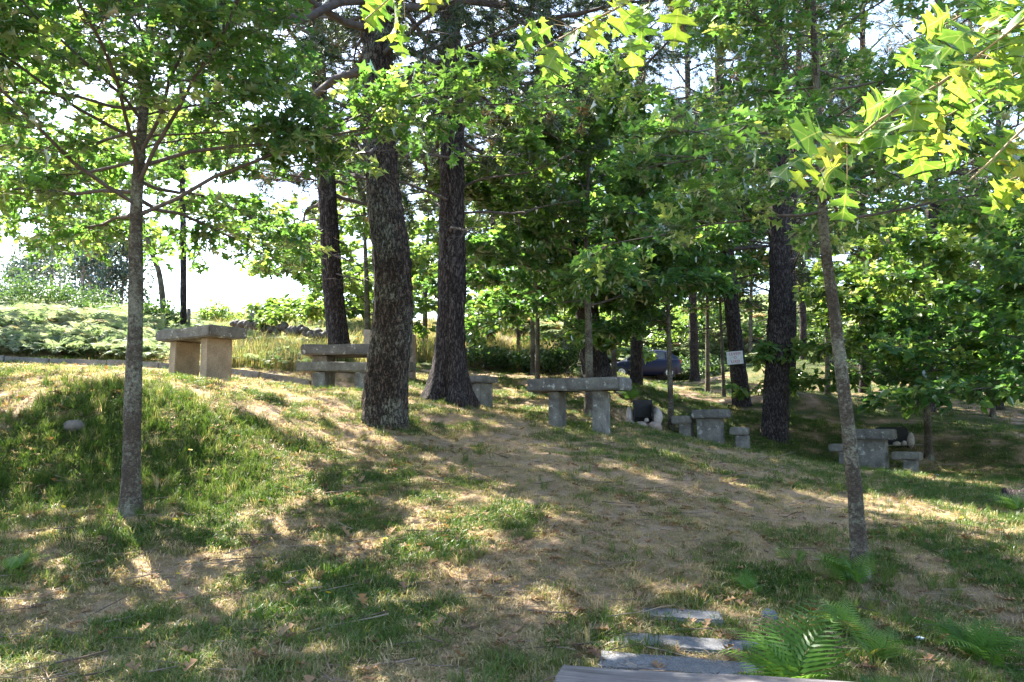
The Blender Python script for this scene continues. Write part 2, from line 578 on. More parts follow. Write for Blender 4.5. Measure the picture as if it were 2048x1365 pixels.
def dpoly(x, y, pl):
    d = np.full(len(x), 1e9)
    q = np.stack([x, y], 1)
    for a, b in zip(pl[:-1], pl[1:]):
        ab = b - a
        t = np.clip(((q - a) @ ab) / (ab @ ab), 0, 1)
        d = np.minimum(d, np.hypot(*(q - a - t[:, None] * ab).T))
    return d


def dryness(x, y):
    """0 = lush green, 1 = straw and bare soil"""
    n = fbm(xyz(x * 0.75, y * 0.75, 8), 3)
    n2 = fbm(xyz(x * 2.8, y * 2.8, 5), 2)
    n3 = fbm(xyz(x * 6.5, y * 6.5, 2), 2)
    d = 0.47 + (n - 0.5) * 1.5 + (n2 - 0.5) * 1.7 + (n3 - 0.5) * 1.0
    for pl, wd in ((_path, 1.0), (_path2, 0.9), (_path3, 0.6)):
        d += 0.35 * (1 - sstep(0.2, wd, dpoly(x, y, pl)))
    d += 0.01 * (1 - sstep(-0.8, 0.8, x)) * (1 - sstep(8, 9.5, y))
    mound = sstep(-4.9, -4.3, x) * (1 - sstep(-2.6, -1.7, x)) * sstep(6.9, 7.5, y) * (1 - sstep(8.9, 9.6, y))
    d -= 0.5 * mound
    d -= 0.25 * sstep(2.2, 4, x) * (1 - sstep(7.5, 9, y))
    pl = (1 - sstep(-1.5, 0, x)) * sstep(9, 10, y) * (1 - sstep(17, 18, y))
    d += 0.05 * pl
    gr = sstep(3.5, 5, x) * sstep(9, 11, y) * (1 - sstep(17, 20, y))
    d -= 0.3 * gr
    d -= 0.28 * sstep(1.5, 4, x) * sstep(18, 20, y) * (1 - sstep(44, 52, y))
    return np.clip(d, 0, 1)


def graded(lo, hi, c, n, k):
    t = np.linspace(-1, 1, n)
    s = np.sinh(k * t) / math.sinh(k)
    return np.where(s < 0, c + s * (c - lo), c + s * (hi - c))


gx = graded(-260, 260, 0.5, 270, 5.5)
gy = np.concatenate([np.linspace(-40, 2, 20, endpoint=False), np.linspace(2, 12, 115, endpoint=False), np.linspace(12, 32, 95, endpoint=False), np.linspace(32, 80, 60, endpoint=False), np.linspace(80, 420, 30)])
GX, GY = np.meshgrid(gx, gy)
gz = hgt(GX.ravel(), GY.ravel())
gd = dryness(GX.ravel(), GY.ravel())
mb = MB()
nx, ny = len(gx), len(gy)
ii = (np.arange(ny - 1)[:, None] * nx + np.arange(nx - 1)[None, :]).ravel()
mb.add(np.stack([GX.ravel(), GY.ravel(), gz], 1), np.stack([ii, ii + 1, ii + nx + 1, ii + nx], 1), gd)
m, nt, out = new_mat('soil_and_turf')
b = N(nt, 'ShaderNodeBsdfPrincipled', Roughness=0.95)
b.inputs['Specular IOR Level'].default_value = 0.15
at = N(nt, 'ShaderNodeAttribute', attribute_name='tint')
f1, _ = noise_tex(nt, 14, 5, 0.7)
ad = N(nt, 'ShaderNodeMath', operation='MULTIPLY_ADD')
ad.inputs[1].default_value = 0.5
nt.links.new(f1, ad.inputs[0])
nt.links.new(at.outputs['Fac'], ad.inputs[2])
c = ramp(nt, ad.outputs[0], [(0.3, (0.06, 0.075, 0.02)), (0.6, (0.15, 0.125, 0.05)), (0.85, (0.26, 0.175, 0.11)), (1.0, (0.38, 0.275, 0.18))])
f2, _ = noise_tex(nt, 90, 4, 0.8)
c = mixc(nt, 1.0, c, ramp(nt, f2, [(0.3, (0.5, 0.48, 0.46)), (0.65, (1.15, 1.12, 1.1))]), 'MULTIPLY')
nt.links.new(c, b.inputs['Base Color'])
bp = N(nt, 'ShaderNodeBump', Strength=0.9, Distance=0.03)
nt.links.new(f2, bp.inputs['Height'])
nt.links.new(bp.outputs[0], b.inputs['Normal'])
nt.links.new(b.outputs[0], out.inputs[0])
ground = link('ground', mb.mesh('ground', m))
tag(ground, 'sloping ground of worn turf, dry thatch and bare soil', None, None, 'structure')

# dirt road behind the picnic ground
rc = np.array([P(*q)[:2] for q in [(1000, 770, 43), (1250, 768, 43.5), (1400, 768, 43), (1700, 772, 41), (2048, 772, 40), (2500, 775, 38)]])
rt = np.linspace(0, len(rc) - 1, 60)
rx = np.interp(rt, range(len(rc)), rc[:, 0])
ry = np.interp(rt, range(len(rc)), rc[:, 1])
mb = MB()
k = 7
vv = []
for j in range(k):
    o_ = -2.0 + 4.0 * j / (k - 1)
    vv.append(np.stack([rx, ry + o_, hgt(rx, ry + o_) + 0.05], 1))
vv = np.array(vv)
idx = np.arange(k * 60).reshape(k, 60)
mb.add(vv.reshape(-1, 3), np.stack([idx[:-1, :-1], idx[:-1, 1:], idx[1:, 1:], idx[1:, :-1]], -1).reshape(-1, 4))
tag(link('dirt_road', mb.mesh('dirt_road', simple('road_dirt', (0.17, 0.115, 0.085), 0.95, var=0.35, scale=3, bump=0.4))), 'reddish dirt track behind the picnic ground', None, None, 'structure')


# ------------------------------------------------------------------ leaves and trees
def leaf_template(kind):
    """lobed oak leaf along +y, length 1: two halves folded along the midrib"""
    half = {'near': [(0.06, 0.12), (0.24, 0.20), (0.07, 0.34), (0.41, 0.50), (0.09, 0.60), (0.30, 0.80)],
            'mid': [(0.32, 0.24), (0.10, 0.42), (0.40, 0.64)],
            'lobed': [(0.26, 0.20), (0.08, 0.38), (0.41, 0.58), (0.10, 0.70)],
            'far': [(0.30, 0.30), (0.27, 0.66)]}.get(kind)
    if kind == 'hero':       # finely toothed outline, built as strips so that the blade can curl
        half = [(0.0, 0.0), (0.02, 0.10), (0.10, 0.16), (0.20, 0.17), (0.17, 0.22), (0.24, 0.27), (0.12, 0.27), (0.055, 0.32),
                (0.10, 0.38), (0.25, 0.41), (0.38, 0.40), (0.32, 0.46), (0.42, 0.53), (0.27, 0.53), (0.13, 0.53), (0.065, 0.59), (0.11, 0.66),
                (0.22, 0.69), (0.32, 0.72), (0.24, 0.76), (0.27, 0.83), (0.15, 0.80), (0.08, 0.83), (0.10, 0.90), (0.05, 0.92), (0.0, 1.0)]
        V, Fc = [(0, y, -0.5 * (y - 0.45) ** 2) for x, y in half], []
        n = len(half)
        for s in (1, -1):
            b0 = len(V)
            V += [(s * x, y, 0.30 * x - 0.55 * x * x - 0.5 * (y - 0.45) ** 2 + 0.03 * math.sin(17 * y + 3 * s)) for x, y in half]
            for i in range(n - 1):
                a, b_, c_, d_ = i, i + 1, b0 + i + 1, b0 + i
                tri = [(a, d_, c_), (a, c_, b_)]
                if half[i][0] == 0:
                    tri = [(a, c_, b_)]
                if half[i + 1][0] == 0:
                    tri = [(a, d_, b_)]
                Fc += tri if s > 0 else [t_[::-1] for t_ in tri]
        return np.array(V, float), np.array(Fc)
    k = len(half)
    V = [(0, 0, 0)] + [(x, y, 0.28 * x) for x, y in half] + [(0, 1, -0.08)] + [(-x, y, 0.28 * x) for x, y in half]
    return np.array(V, float), np.array([[0] + list(range(1, k + 2)), [0, k + 1] + list(range(2 * k + 1, k + 1, -1))])


LEAF = {k: leaf_template(k) for k in ('hero', 'near', 'lobed', 'mid', 'far')}


def norm(a):
    return a / (np.linalg.norm(a, axis=-1, keepdims=True) + 1e-9)


def place_leaves(mb, tmpl, pos, axis, nrm, size, tint):
    V, Fc = tmpl
    y = norm(axis)
    x = norm(np.cross(y, nrm))
    z = np.cross(x, y)
    vv = pos[:, None, :] + size[:, None, None] * (V[None, :, 0, None] * x[:, None, :] + V[None, :, 1, None] * y[:, None, :] + V[None, :, 2, None] * z[:, None, :])
    k = len(V)
    ff = Fc[None] + (np.arange(len(pos)) * k)[:, None, None]
    mb.add(vv.reshape(-1, 3), ff.reshape(-1, Fc.shape[1]), np.repeat(tint, k))


def leaf_matrix(pos, axis, nrm, size):
    y = norm(axis)
    x = norm(np.cross(y, nrm))
    z = np.cross(x, y)
    M = Matrix.Identity(4)
    for i in range(3):
        M[i][0], M[i][1], M[i][2], M[i][3] = x[i] * size, y[i] * size, z[i] * size, pos[i]
    return M


_lm = {}


def leaf_mesh(kind, mat):
    if (kind, mat.name) not in _lm:
        mb = MB()
        V, Fc = LEAF[kind]
        mb.add(V, Fc)
        _lm[kind, mat.name] = mb.mesh('leaf', mat)
    return _lm[kind, mat.name]


def smooth_path(pts, n):
    pts = np.asarray(pts, float)
    L = np.concatenate([[0], np.cumsum(np.linalg.norm(np.diff(pts, axis=0), axis=1))])
    t = np.linspace(0, L[-1], n)
    # Catmull-Rom style smoothing by interpolating then blurring
    q = np.stack([np.interp(t, L, pts[:, i]) for i in range(3)], 1)
    for _ in range(max(2, n // 14)):
        q[1:-1] = 0.25 * q[:-2] + 0.5 * q[1:-1] + 0.25 * q[2:]
    return q


def rand_unit(r, n):
    return norm(r.normal(size=(n, 3)))


def oak(label, base, pts, r0, h, s0, R, n1=24, seed=1, leaf=0.13, kind='near', mat=None, single=0, single_mat=None, dens=1.0, name='oak_tree',
        el=(4, 50), low_boost=0.0, az=None, cat='tree', group=None, tipy=0.1, prof=None, leafshift=0.0, barkmat=None, shorten=None):
    """young red oak: trunk path, tiers of nearly level boughs, twigs, lobed leaves"""
    r = np.random.default_rng(seed)
    mat = mat or M_OAK
    t = thing(name, label, cat, base, 0, group)
    n = 40
    path = smooth_path(np.vstack([base - np.array([0, 0, 0.15]), pts]), n)
    fr = np.linspace(0, 1, n)
    rad = r0 * (1 - fr) ** 0.85 + 0.006
    rad[:4] *= np.array([1.6, 1.34, 1.12, 1.04])
    tb = MB()
    tb.tube(path, rad, 14, disp=lambda p, th, ring: 1 + 0.26 * (fbm((p[:, None, :] * np.array([1, 1, 1]) + ring * 0.25).reshape(-1, 3) * 7, 2).reshape(len(p), -1) - 0.5))
    part('trunk', tb, barkmat or M_OAKB, t)
    bb = MB()
    LP, LA, LN, LS, LT = [], [], [], [], []
    for i in range(n1):
        s = s0 + (0.985 - s0) * (i / max(1, n1 - 1)) ** 1.05
        k = s * (n - 1)
        k0 = min(int(k), n - 2)
        o = path[k0] + (path[k0 + 1] - path[k0]) * (k - k0)
        rr = rad[k0]
        q = (s - s0) / (1 - s0)
        a = i * 2.39996 + r.normal() * 0.35
        if az is not None:
            a = az(i, r, a)
        pr = prof(q) if prof else (1 - 0.75 * q ** 1.4) * (0.85 + low_boost * (1 - q))
        L = R * pr * r.uniform(0.75, 1.15)
        if shorten and q > 0.16 and math.cos(a) > 0.1:
            L = min(L, shorten)
        e = math.radians(max(el[0] - 5, el[0] + (el[1] - el[0]) * q + r.normal() * 13))
        d = np.array([math.cos(a) * math.cos(e), math.sin(a) * math.cos(e), math.sin(e)])
        m_ = 11
        tt = np.linspace(0, 1, m_)
        side = np.cross(d, [0, 0, 1.0])
        bend = r.normal() * 0.12
        bp_ = o + d * (L * tt)[:, None] + side * (bend * L * tt ** 2)[:, None] + np.array([0, 0, 1.0]) * (L * (-0.06 + 0.02 * r.normal()) * tt ** 2)[:, None]
        bp_[1:] += np.cumsum(r.normal(size=(m_ - 1, 3)) * 0.008 * L, 0)
        br = np.linspace(min(rr * 0.40, 0.0045 + 0.0042 * L), 0.0026, m_)
        bb.tube(bp_, br, 5, False)
        # twigs
        nt_ = max(4, int(L / 0.085 * dens))
        for j in range(nt_):
            f_ = r.uniform(0.1, 1.0) ** 0.75
            kk = f_ * (m_ - 1)
            j0 = min(int(kk), m_ - 2)
            p0 = bp_[j0] + (bp_[j0 + 1] - bp_[j0]) * (kk - j0)
            sg = 1 if j % 2 else -1
            ang = sg * math.radians(r.uniform(25, 75))
            ca, sa = math.cos(ang), math.sin(ang)
            dd = np.array([d[0] * ca - d[1] * sa, d[0] * sa + d[1] * ca, d[2] * 0.6 + r.normal() * 0.34 + 0.05])
            dd /= np.linalg.norm(dd)
            tl = r.uniform(0.18, 0.42) * (1.25 - 0.6 * f_) * min(1.6, 0.55 + L * 0.4)
            p1 = p0 + dd * tl * 0.55 + np.array([0, 0, 0.01])
            p2 = p0 + dd * tl + np.array([0, 0, -0.04 * tl])
            bb.tube(np.array([p0, p2]), [0.0048, 0.002], 3, False)
            nl = max(5, int(tl / leaf * 4.2)) + 4
            fl = np.concatenate([r.uniform(0.15, 1, nl - 4), np.ones(4)])
            pp = p0 + (p2 - p0) * fl[:, None] + r.normal(size=(nl, 3)) * 0.025
            az_ = r.uniform(0, 2 * math.pi, nl)
            out_ = np.stack([np.cos(az_), np.sin(az_), r.normal(size=nl) * 0.35 - 0.22], 1)
            ax = norm(out_ + dd * 0.9)
            LP.append(pp + ax * 0.02)
            LA.append(ax)
            LN.append(norm(np.array([0, 0, 1.0]) + r.normal(size=(nl, 3)) * 0.55))
            LS.append(leaf * r.uniform(0.5, 1.3, nl))
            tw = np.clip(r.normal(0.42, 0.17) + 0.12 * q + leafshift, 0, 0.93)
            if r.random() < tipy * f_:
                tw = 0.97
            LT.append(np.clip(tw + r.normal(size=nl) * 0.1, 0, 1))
    part('branches', bb, M_TWIG, t)
    LP, LA, LN, LS, LT = (np.concatenate(q) for q in (LP, LA, LN, LS, LT))
    ok = LP[:, 2] > hgt(LP[:, 0], LP[:, 1]) + 0.1
    keep = ok.copy()
    if single:
        u, v, dp = project(LP)
        inn = ok & (u > 10) & (u < W - 10) & (v > 5) & (v < H - 10) & (dp > 0.5)
        cand = np.where(inn)[0]
        order = cand[np.argsort(dp[cand] - LS[cand] * 4)][:single]
        me = leaf_mesh(kind, single_mat or M_OAKO)
        org = np.array(t.location)
        for q in order:
            lo = link('leaf', me, t)
            lo.matrix_basis = leaf_matrix(LP[q] - org, LA[q], LN[q], LS[q])
            keep[q] = False
    lb = MB()
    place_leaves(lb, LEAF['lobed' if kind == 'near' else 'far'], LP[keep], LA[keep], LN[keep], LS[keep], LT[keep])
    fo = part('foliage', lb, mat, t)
    fo['kind'] = 'stuff'
    return t


def pine(label, base, pts, r0, r1, s0, R, n1=40, seed=1, mat=None, seg=28, rings=120, tufts=1.0, name='pine_tree', flare=1.6, needle=0.15, dead=20, az=None, group=None, kdead=0.2, nw=0.013, lite=False):
    """mature pine: fissured trunk, crooked boughs, bare twigs and bundles of needles"""
    r = np.random.default_rng(seed)
    mat = mat or M_PINE
    t = thing(name, label, 'tree', base, 0, group)
    path = smooth_path(np.vstack([base - np.array([0, 0, 0.25]), base + np.array([0, 0, 0.03]), pts]), rings)
    fr = np.linspace(0, 1, rings)
    zz = path[:, 2] - base[2]
    rad = r0 + (r1 - r0) * fr
    fl = np.exp(-np.clip(zz, 0, 9) / (r0 * (1.2 + 0.5 * flare - 0.5)))

    def disp(p, th, ring):
        q = ring * 2.2 + p[:, None, :] * np.array([0.3, 0.3, 0.75])
        a_ = fbm(q.reshape(-1, 3) * 5.5, 3).reshape(len(p), -1)
        b_ = fbm(q.reshape(-1, 3) * 1.3 + 9, 2).reshape(len(p), -1)
        rid = 1 - np.abs(2 * a_ - 1)
        lob = 0.5 + 0.5 * np.cos(th * 4 + 1.3 * seed)[None, :] * 0.8 + 0.2 * np.cos(th * 7 + seed)[None, :]
        return 1 - 0.24 * (rid - 0.75) + 0.16 * (b_ - 0.5) + fl[:, None] * (flare - 1) * lob
    tb = MB()
    tb.tube(path, rad, seg, disp=disp)
    part('trunk', tb, mat, t)
    bb = MB()
    NP, ND, NT = [], [], []
    for i in range(n1 + dead):
        isdead = i >= n1
        s = r.uniform(max(0.1, s0 - 0.12), min(1, s0 + 0.35)) if isdead else s0 + (0.99 - s0) * (i / max(1, n1 - 1))
        k = s * (rings - 1)
        k0 = min(int(k), rings - 2)
        o = path[k0]
        q = max(0, (s - s0) / (1 - s0))
        a = r.uniform(0, 2 * math.pi)
        if az is not None:
            a = az(i, r, a)
        L = R * (1.05 - 0.75 * q ** 1.5) * r.uniform(0.55, 1.2) * (0.6 if isdead else 1)
        e = math.radians(-8 + 45 * q + r.normal() * 14)
        d = np.array([math.cos(a) * math.cos(e), math.sin(a) * math.cos(e), math.sin(e)])
        m_ = 9
        tt = np.linspace(0, 1, m_)
        side = np.cross(d, [0, 0, 1.0])
        bp_ = o + d * (L * tt)[:, None] + side * (L * 0.15 * r.normal() * tt ** 2)[:, None] + np.array([0, 0, 1.0]) * (L * r.uniform(-0.1, 0.3) * tt ** 2.2)[:, None]
        bp_[1:] += np.cumsum(r.normal(size=(m_ - 1, 3)) * 0.022 * L, 0)
        br0 = (0.014 if isdead else 0.024) * L ** 0.7 * (r0 / 0.3) ** 0.4 + 0.004
        bb.tube(bp_, np.linspace(br0, 0.006, m_), 5, False)
        ntw = int((2.2 if isdead else 7.5) * L) + 4
        for j in range(ntw):
            f_ = r.uniform(0.22, 1.0)
            kk = f_ * (m_ - 1)
            j0 = min(int(kk), m_ - 2)
            p0 = bp_[j0] + (bp_[j0 + 1] - bp_[j0]) * (kk - j0)
            ang = (1 if j % 2 else -1) * math.radians(r.uniform(25, 80))
            ca, sa = math.cos(ang), math.sin(ang)
            dd = np.array([d[0] * ca - d[1] * sa, d[0] * sa + d[1] * ca, d[2] + r.normal() * 0.35])
            dd /= np.linalg.norm(dd)
            tl = r.uniform(0.3, 0.75) * (1.2 - 0.5 * f_) * min(1.5, 0.4 + 0.4 * L)
            m2 = 3 if lite else 4
            t2 = np.linspace(0, 1, m2)
            tp = p0 + dd * (tl * t2)[:, None] + np.array([0, 0, 1.0]) * (tl * r.uniform(-0.1, 0.3) * t2 ** 2)[:, None] + np.vstack([np.zeros(3), r.normal(size=(m2 - 1, 3)) * 0.05 * tl])
            bb.tube(tp, np.linspace(0.008, 0.0035, m2), 3, False)
            if isdead or r.random() < kdead:
                for _ in range(2):
                    q0 = tp[r.integers(1, m2)]
                    bb.tube(np.array([q0, q0 + norm(dd + r.normal(size=3) * 0.8) * 0.25]), [0.004, 0.002], 3, False)
                continue
            # sprays carrying needle bundles towards their ends
            ns = max(2, int(4 * tufts + 0.4))
            clump_t = np.clip(r.normal(0.45, 0.18), 0, 0.85) if r.random() > 0.08 else 0.97
            for _ in range(ns):
                q0 = tp[0] + (tp[-1] - tp[0]) * r.uniform(0.45, 1)
                sd_ = norm(dd + r.normal(size=3) * 0.6 + np.array([0, 0, 0.25]))
                sl = r.uniform(0.1, 0.3)
                if not lite and r.random() < 0.45:
                    bb.tube(np.array([q0, q0 + sd_ * sl]), [0.0045, 0.0025], 3, False)
                nb = int(5.5 * tufts) + 1
                NP.append(q0 + sd_ * (sl * r.uniform(0.3, 1.05, nb))[:, None])
                ND.append(np.repeat(sd_[None], nb, 0))
                NT.append(np.full(nb, clump_t))
    part('branches', bb, M_PTWIG, t)
    NP, ND, NT = (np.concatenate(q) for q in (NP, ND, NT))
    K = 5
    n_ = len(NP)
    dr = norm(ND[:, None, :] * 0.75 + rand_unit(r, n_ * K).reshape(n_, K, 3) * 0.85).reshape(-1, 3)
    pp = np.repeat(NP, K, 0)
    ln_ = needle * r.uniform(0.7, 1.2, len(pp))
    sd2 = norm(np.cross(dr, rand_unit(r, len(pp)))) * nw
    v3 = np.stack([pp - sd2 * 0.5, pp + sd2 * 0.5, pp + dr * ln_[:, None] + np.array([0, 0, -0.02])], 1)
    nb = MB()
    nb.add(v3.reshape(-1, 3), np.arange(len(pp) * 3).reshape(-1, 3), np.repeat(np.clip(np.repeat(NT, K) + r.normal(size=len(pp)) * 0.07, 0, 1), 3))
    fo = part('needles', nb, M_NEEDLE, t)
    fo['kind'] = 'stuff'
    return t


def up(p, d):
    return [P(u, v, dd) for u, v, dd in p]


# --- oaks
b0 = G(262, 1020, 6.8)
oak('young oak with slim brown trunk before the grassy bank, nearest trunk on the left', b0,
    [P(266, 800, 6.8), P(272, 600, 6.85), P(272, 400, 6.85), P(285, 250, 6.9), P(300, 60, 6.9), P(305, -150, 6.9), P(308, -330, 6.9)], 0.070, 7, 0.43, 3.25, n1=58, seed=11,
    leaf=0.115, kind='near', single=300, dens=1.1, low_boost=0.3, el=(9, 48), tipy=0.2, shorten=1.45, leafshift=0.05)
oak('sunlit oak at the left edge behind the bank, only its right boughs showing', np.array([-8.3, 10.4, hgt(-8.3, 10.4)[0]]),
    [np.array([-8.25, 10.4, 4.5]), np.array([-8.2, 10.45, 6.5]), np.array([-8.2, 10.5, 8.6])], 0.075, 7, 0.40, 3.0, n1=32, seed=18, leaf=0.13, kind='near', single=0, dens=0.7, low_boost=0.2, el=(6, 45), tipy=0.25, leafshift=0.1)
oak('slender pale-barked oak with a leaning trunk among ferns at the lower right', G(1722, 1160, 6.3),
    [P(1712, 1000, 6.3), P(1690, 800, 6.35), P(1668, 620, 6.4), P(1648, 480, 6.4), P(1635, 200, 6.5), P(1625, 0, 6.5), P(1615, -350, 6.5)], 0.053, 6.5, 0.46, 2.25, n1=40, seed=12,
    leaf=0.10, kind='near', single=300, dens=1.15, el=(0, 52), tipy=0.14)
oak('dark leafy oak rising behind the middle stone table', G(1178, 832, 15.2),
    [P(1178, 700, 15.2), P(1172, 500, 15.2), P(1178, 300, 15.2), P(1180, 170, 15.2)], 0.075, 6, 0.34, 3.0, n1=40, seed=13, leaf=0.14, kind='mid', single=300, dens=2.0, low_boost=0.3, leafshift=0.09, tipy=0.03)
oak('tall oak far behind the leaning oak, its crown high among the pines', G(1655, 800, 30),
    [P(1655, 700, 30), P(1652, 500, 30), P(1648, 300, 30), P(1645, 80, 30)], 0.09, 7, 0.40, 4.2, n1=36, seed=29, leaf=0.21, kind='mid', dens=1.5, low_boost=0.2, tipy=0.06)
oak('broad leafy oak between the leaning pine and the pine in front of the car', G(1228, 775, 23),
    [P(1228, 640, 23), P(1232, 480, 23), P(1235, 250, 23)], 0.07, 7, 0.40, 3.6, n1=40, seed=51, leaf=0.18, kind='mid', dens=1.5, low_boost=0.3, tipy=0.05)
oak('leafy oak right of the root-flared pine, its crown meeting the dark middle oak', G(1075, 800, 19.5),
    [P(1075, 640, 19.5), P(1072, 480, 19.5), P(1075, 300, 19.5)], 0.06, 7, 0.42, 2.7, n1=36, seed=52, leaf=0.16, kind='mid', dens=1.5, low_boost=0.3, tipy=0.08)
oak('leafy oak behind the sign tree, crown filling the gap beside the big grey-brown pine', G(1415, 790, 28),
    [P(1415, 640, 28), P(1412, 450, 28), P(1415, 200, 28)], 0.07, 7, 0.42, 3.8, n1=38, seed=53, leaf=0.21, kind='mid', dens=1.4, low_boost=0.3, tipy=0.08)
oak('low-hanging oak on the shaded bank at the right edge, beyond the sun-tinted oak', G(1985, 830, 25),
    [P(1985, 720, 25), P(1980, 600, 25), P(1985, 430, 25)], 0.07, 6, 0.24, 3.7, n1=32, seed=54, leaf=0.19, kind='mid', dens=1.3, low_boost=0.35, el=(-8, 40), tipy=0.1)
oak('thin-stemmed oak beside the low stool left of the small square table', G(1343, 855, 17.6),
    [P(1340, 760, 17.6), P(1336, 600, 17.6), P(1330, 450, 17.6), P(1335, 280, 17.6)], 0.055, 6, 0.33, 2.2, n1=32, seed=14, leaf=0.15, kind='mid', single=300, leafshift=0.10, dens=2.0, az=lambda i, r, a: a if i > 11 or math.cos(a) < 0.1 else a + math.pi, low_boost=0.25, tipy=0.03)
oak('thin oak sapling beside the tree that carries the white sign', G(1448, 792, 26),
    [P(1445, 720, 26), P(1440, 600, 26), P(1440, 420, 26)], 0.055, 5, 0.46, 1.8, n1=20, seed=15, leaf=0.16, kind='mid', dens=1.0)
oak('small oak, sunlight tinted into its leaves, with low spreading boughs behind the right stone table', G(1858, 922, 19),
    [P(1855, 840, 19), P(1848, 760, 19), P(1840, 620, 19), P(1850, 470, 19)], 0.085, 5.2, 0.40, 3.7, n1=34, seed=16, leaf=0.17, kind='mid', single=300, dens=1.3, low_boost=0.3, el=(-6, 34), tipy=0.35, leafshift=0.3)  # raised leaf tint stands in for sun on this crown
oak('leafy oak overhanging the right edge behind the ferns', G(2190, 940, 14.5),
    [P(2180, 800, 14.5), P(2170, 600, 14.5), P(2170, 350, 14.5)], 0.09, 6, 0.27, 3.4, n1=36, seed=17, leaf=0.16, kind='mid', dens=1.4, low_boost=0.3, tipy=0.12, leafshift=0.05)
oak('yellow-green oak with forked stem behind the left stone table', G(330, 660, 27),
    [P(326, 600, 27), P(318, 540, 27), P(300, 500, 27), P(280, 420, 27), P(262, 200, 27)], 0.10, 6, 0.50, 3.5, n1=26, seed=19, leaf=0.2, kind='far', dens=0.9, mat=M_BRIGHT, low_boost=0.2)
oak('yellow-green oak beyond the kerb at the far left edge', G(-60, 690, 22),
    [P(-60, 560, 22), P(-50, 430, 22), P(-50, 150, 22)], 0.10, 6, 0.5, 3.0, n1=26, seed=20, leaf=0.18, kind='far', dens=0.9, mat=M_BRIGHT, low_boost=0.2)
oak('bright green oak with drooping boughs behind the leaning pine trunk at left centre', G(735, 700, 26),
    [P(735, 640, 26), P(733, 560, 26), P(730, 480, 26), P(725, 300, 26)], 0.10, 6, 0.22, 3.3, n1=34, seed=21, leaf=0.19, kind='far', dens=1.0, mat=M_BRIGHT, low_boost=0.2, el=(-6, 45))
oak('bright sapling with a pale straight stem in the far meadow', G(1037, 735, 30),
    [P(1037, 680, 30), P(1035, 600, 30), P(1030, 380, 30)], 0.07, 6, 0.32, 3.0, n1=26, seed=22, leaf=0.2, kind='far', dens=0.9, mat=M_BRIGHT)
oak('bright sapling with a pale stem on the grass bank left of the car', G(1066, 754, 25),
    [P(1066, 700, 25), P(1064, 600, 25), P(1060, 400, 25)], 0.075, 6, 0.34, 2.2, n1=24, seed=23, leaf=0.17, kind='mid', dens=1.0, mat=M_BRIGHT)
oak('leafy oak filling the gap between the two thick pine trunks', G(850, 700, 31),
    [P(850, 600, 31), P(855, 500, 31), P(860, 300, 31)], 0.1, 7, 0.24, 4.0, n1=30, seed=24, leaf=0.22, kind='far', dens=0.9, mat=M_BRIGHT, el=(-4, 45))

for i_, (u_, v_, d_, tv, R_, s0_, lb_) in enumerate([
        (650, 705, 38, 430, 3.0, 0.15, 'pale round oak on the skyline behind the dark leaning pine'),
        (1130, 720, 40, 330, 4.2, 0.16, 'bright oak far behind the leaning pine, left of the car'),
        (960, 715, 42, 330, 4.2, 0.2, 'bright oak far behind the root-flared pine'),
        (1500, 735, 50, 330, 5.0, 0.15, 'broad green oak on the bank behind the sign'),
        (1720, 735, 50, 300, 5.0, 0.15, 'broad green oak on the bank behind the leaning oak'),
        (1950, 735, 48, 280, 5.0, 0.15, 'broad green oak on the bank behind the sun-tinted oak'),
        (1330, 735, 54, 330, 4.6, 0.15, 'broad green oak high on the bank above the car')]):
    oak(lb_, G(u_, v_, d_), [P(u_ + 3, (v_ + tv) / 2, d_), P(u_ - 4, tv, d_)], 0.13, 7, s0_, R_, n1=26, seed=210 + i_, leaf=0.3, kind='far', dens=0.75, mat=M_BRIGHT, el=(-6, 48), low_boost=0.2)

# --- pines
pine('thick bulging pine crusted with grey lichen, the nearest thick trunk at centre left', G(770, 842, 10.6),
     [P(774, 740, 10.6), P(789, 620, 10.6), P(784, 520, 10.6), P(768, 400, 10.6), P(757, 280, 10.65), P(755, 100, 10.7), P(752, -250, 10.8), P(760, -900, 11)], 0.268, 0.07, 0.36, 3.6, n1=50, seed=31,
     mat=M_PINEL, seg=56, rings=230, flare=1.32, dead=18, tufts=1.15)
pine('tall straight pine with flared root and dry scar, right of the lichen pine', G(895, 805, 13),
     [P(899, 740, 13), P(903, 600, 13), P(904, 450, 13), P(905, 250, 13.05), P(900, 50, 13.1), P(890, -300, 13.2), P(880, -800, 13.4)], 0.232, 0.08, 0.33, 3.4, n1=48, seed=32,
     seg=48, rings=220, flare=2.35, dead=26, tufts=1.25)
pine('big grey-brown pine with a smooth straight trunk right of the small square table', G(1550, 872, 19),
     [P(1553, 760, 19), P(1561, 600, 19), P(1559, 450, 19), P(1556, 200, 19), P(1558, 0, 19), P(1560, -400, 19.2)], 0.285, 0.12, 0.46, 2.8, n1=40, az=lambda i, r, a: -abs(math.remainder(a, 2 * math.pi)), seed=33, seg=40, rings=160, flare=1.3, dead=26)
pine('leaning pine behind the middle stone table', G(1195, 756, 21),
     [P(1178, 650, 21), P(1152, 500, 21), P(1122, 300, 21), P(1100, 150, 21), P(1088, 20, 21), P(1070, -250, 21)], 0.33, 0.11, 0.36, 4.2, n1=46, seed=34, seg=36, rings=130, flare=1.25, dead=26, tufts=1.2)
pine('dark leaning pine behind the long stone bench', G(685, 738, 17),
     [P(672, 640, 17), P(662, 520, 17), P(655, 400, 17), P(640, 200, 17), P(630, 0, 17), P(620, -400, 17)], 0.225, 0.09, 0.30, 3.4, n1=48, seed=35, seg=36, rings=140, flare=1.2, dead=24)
sign_tree_base = G(1485, 815, 24)
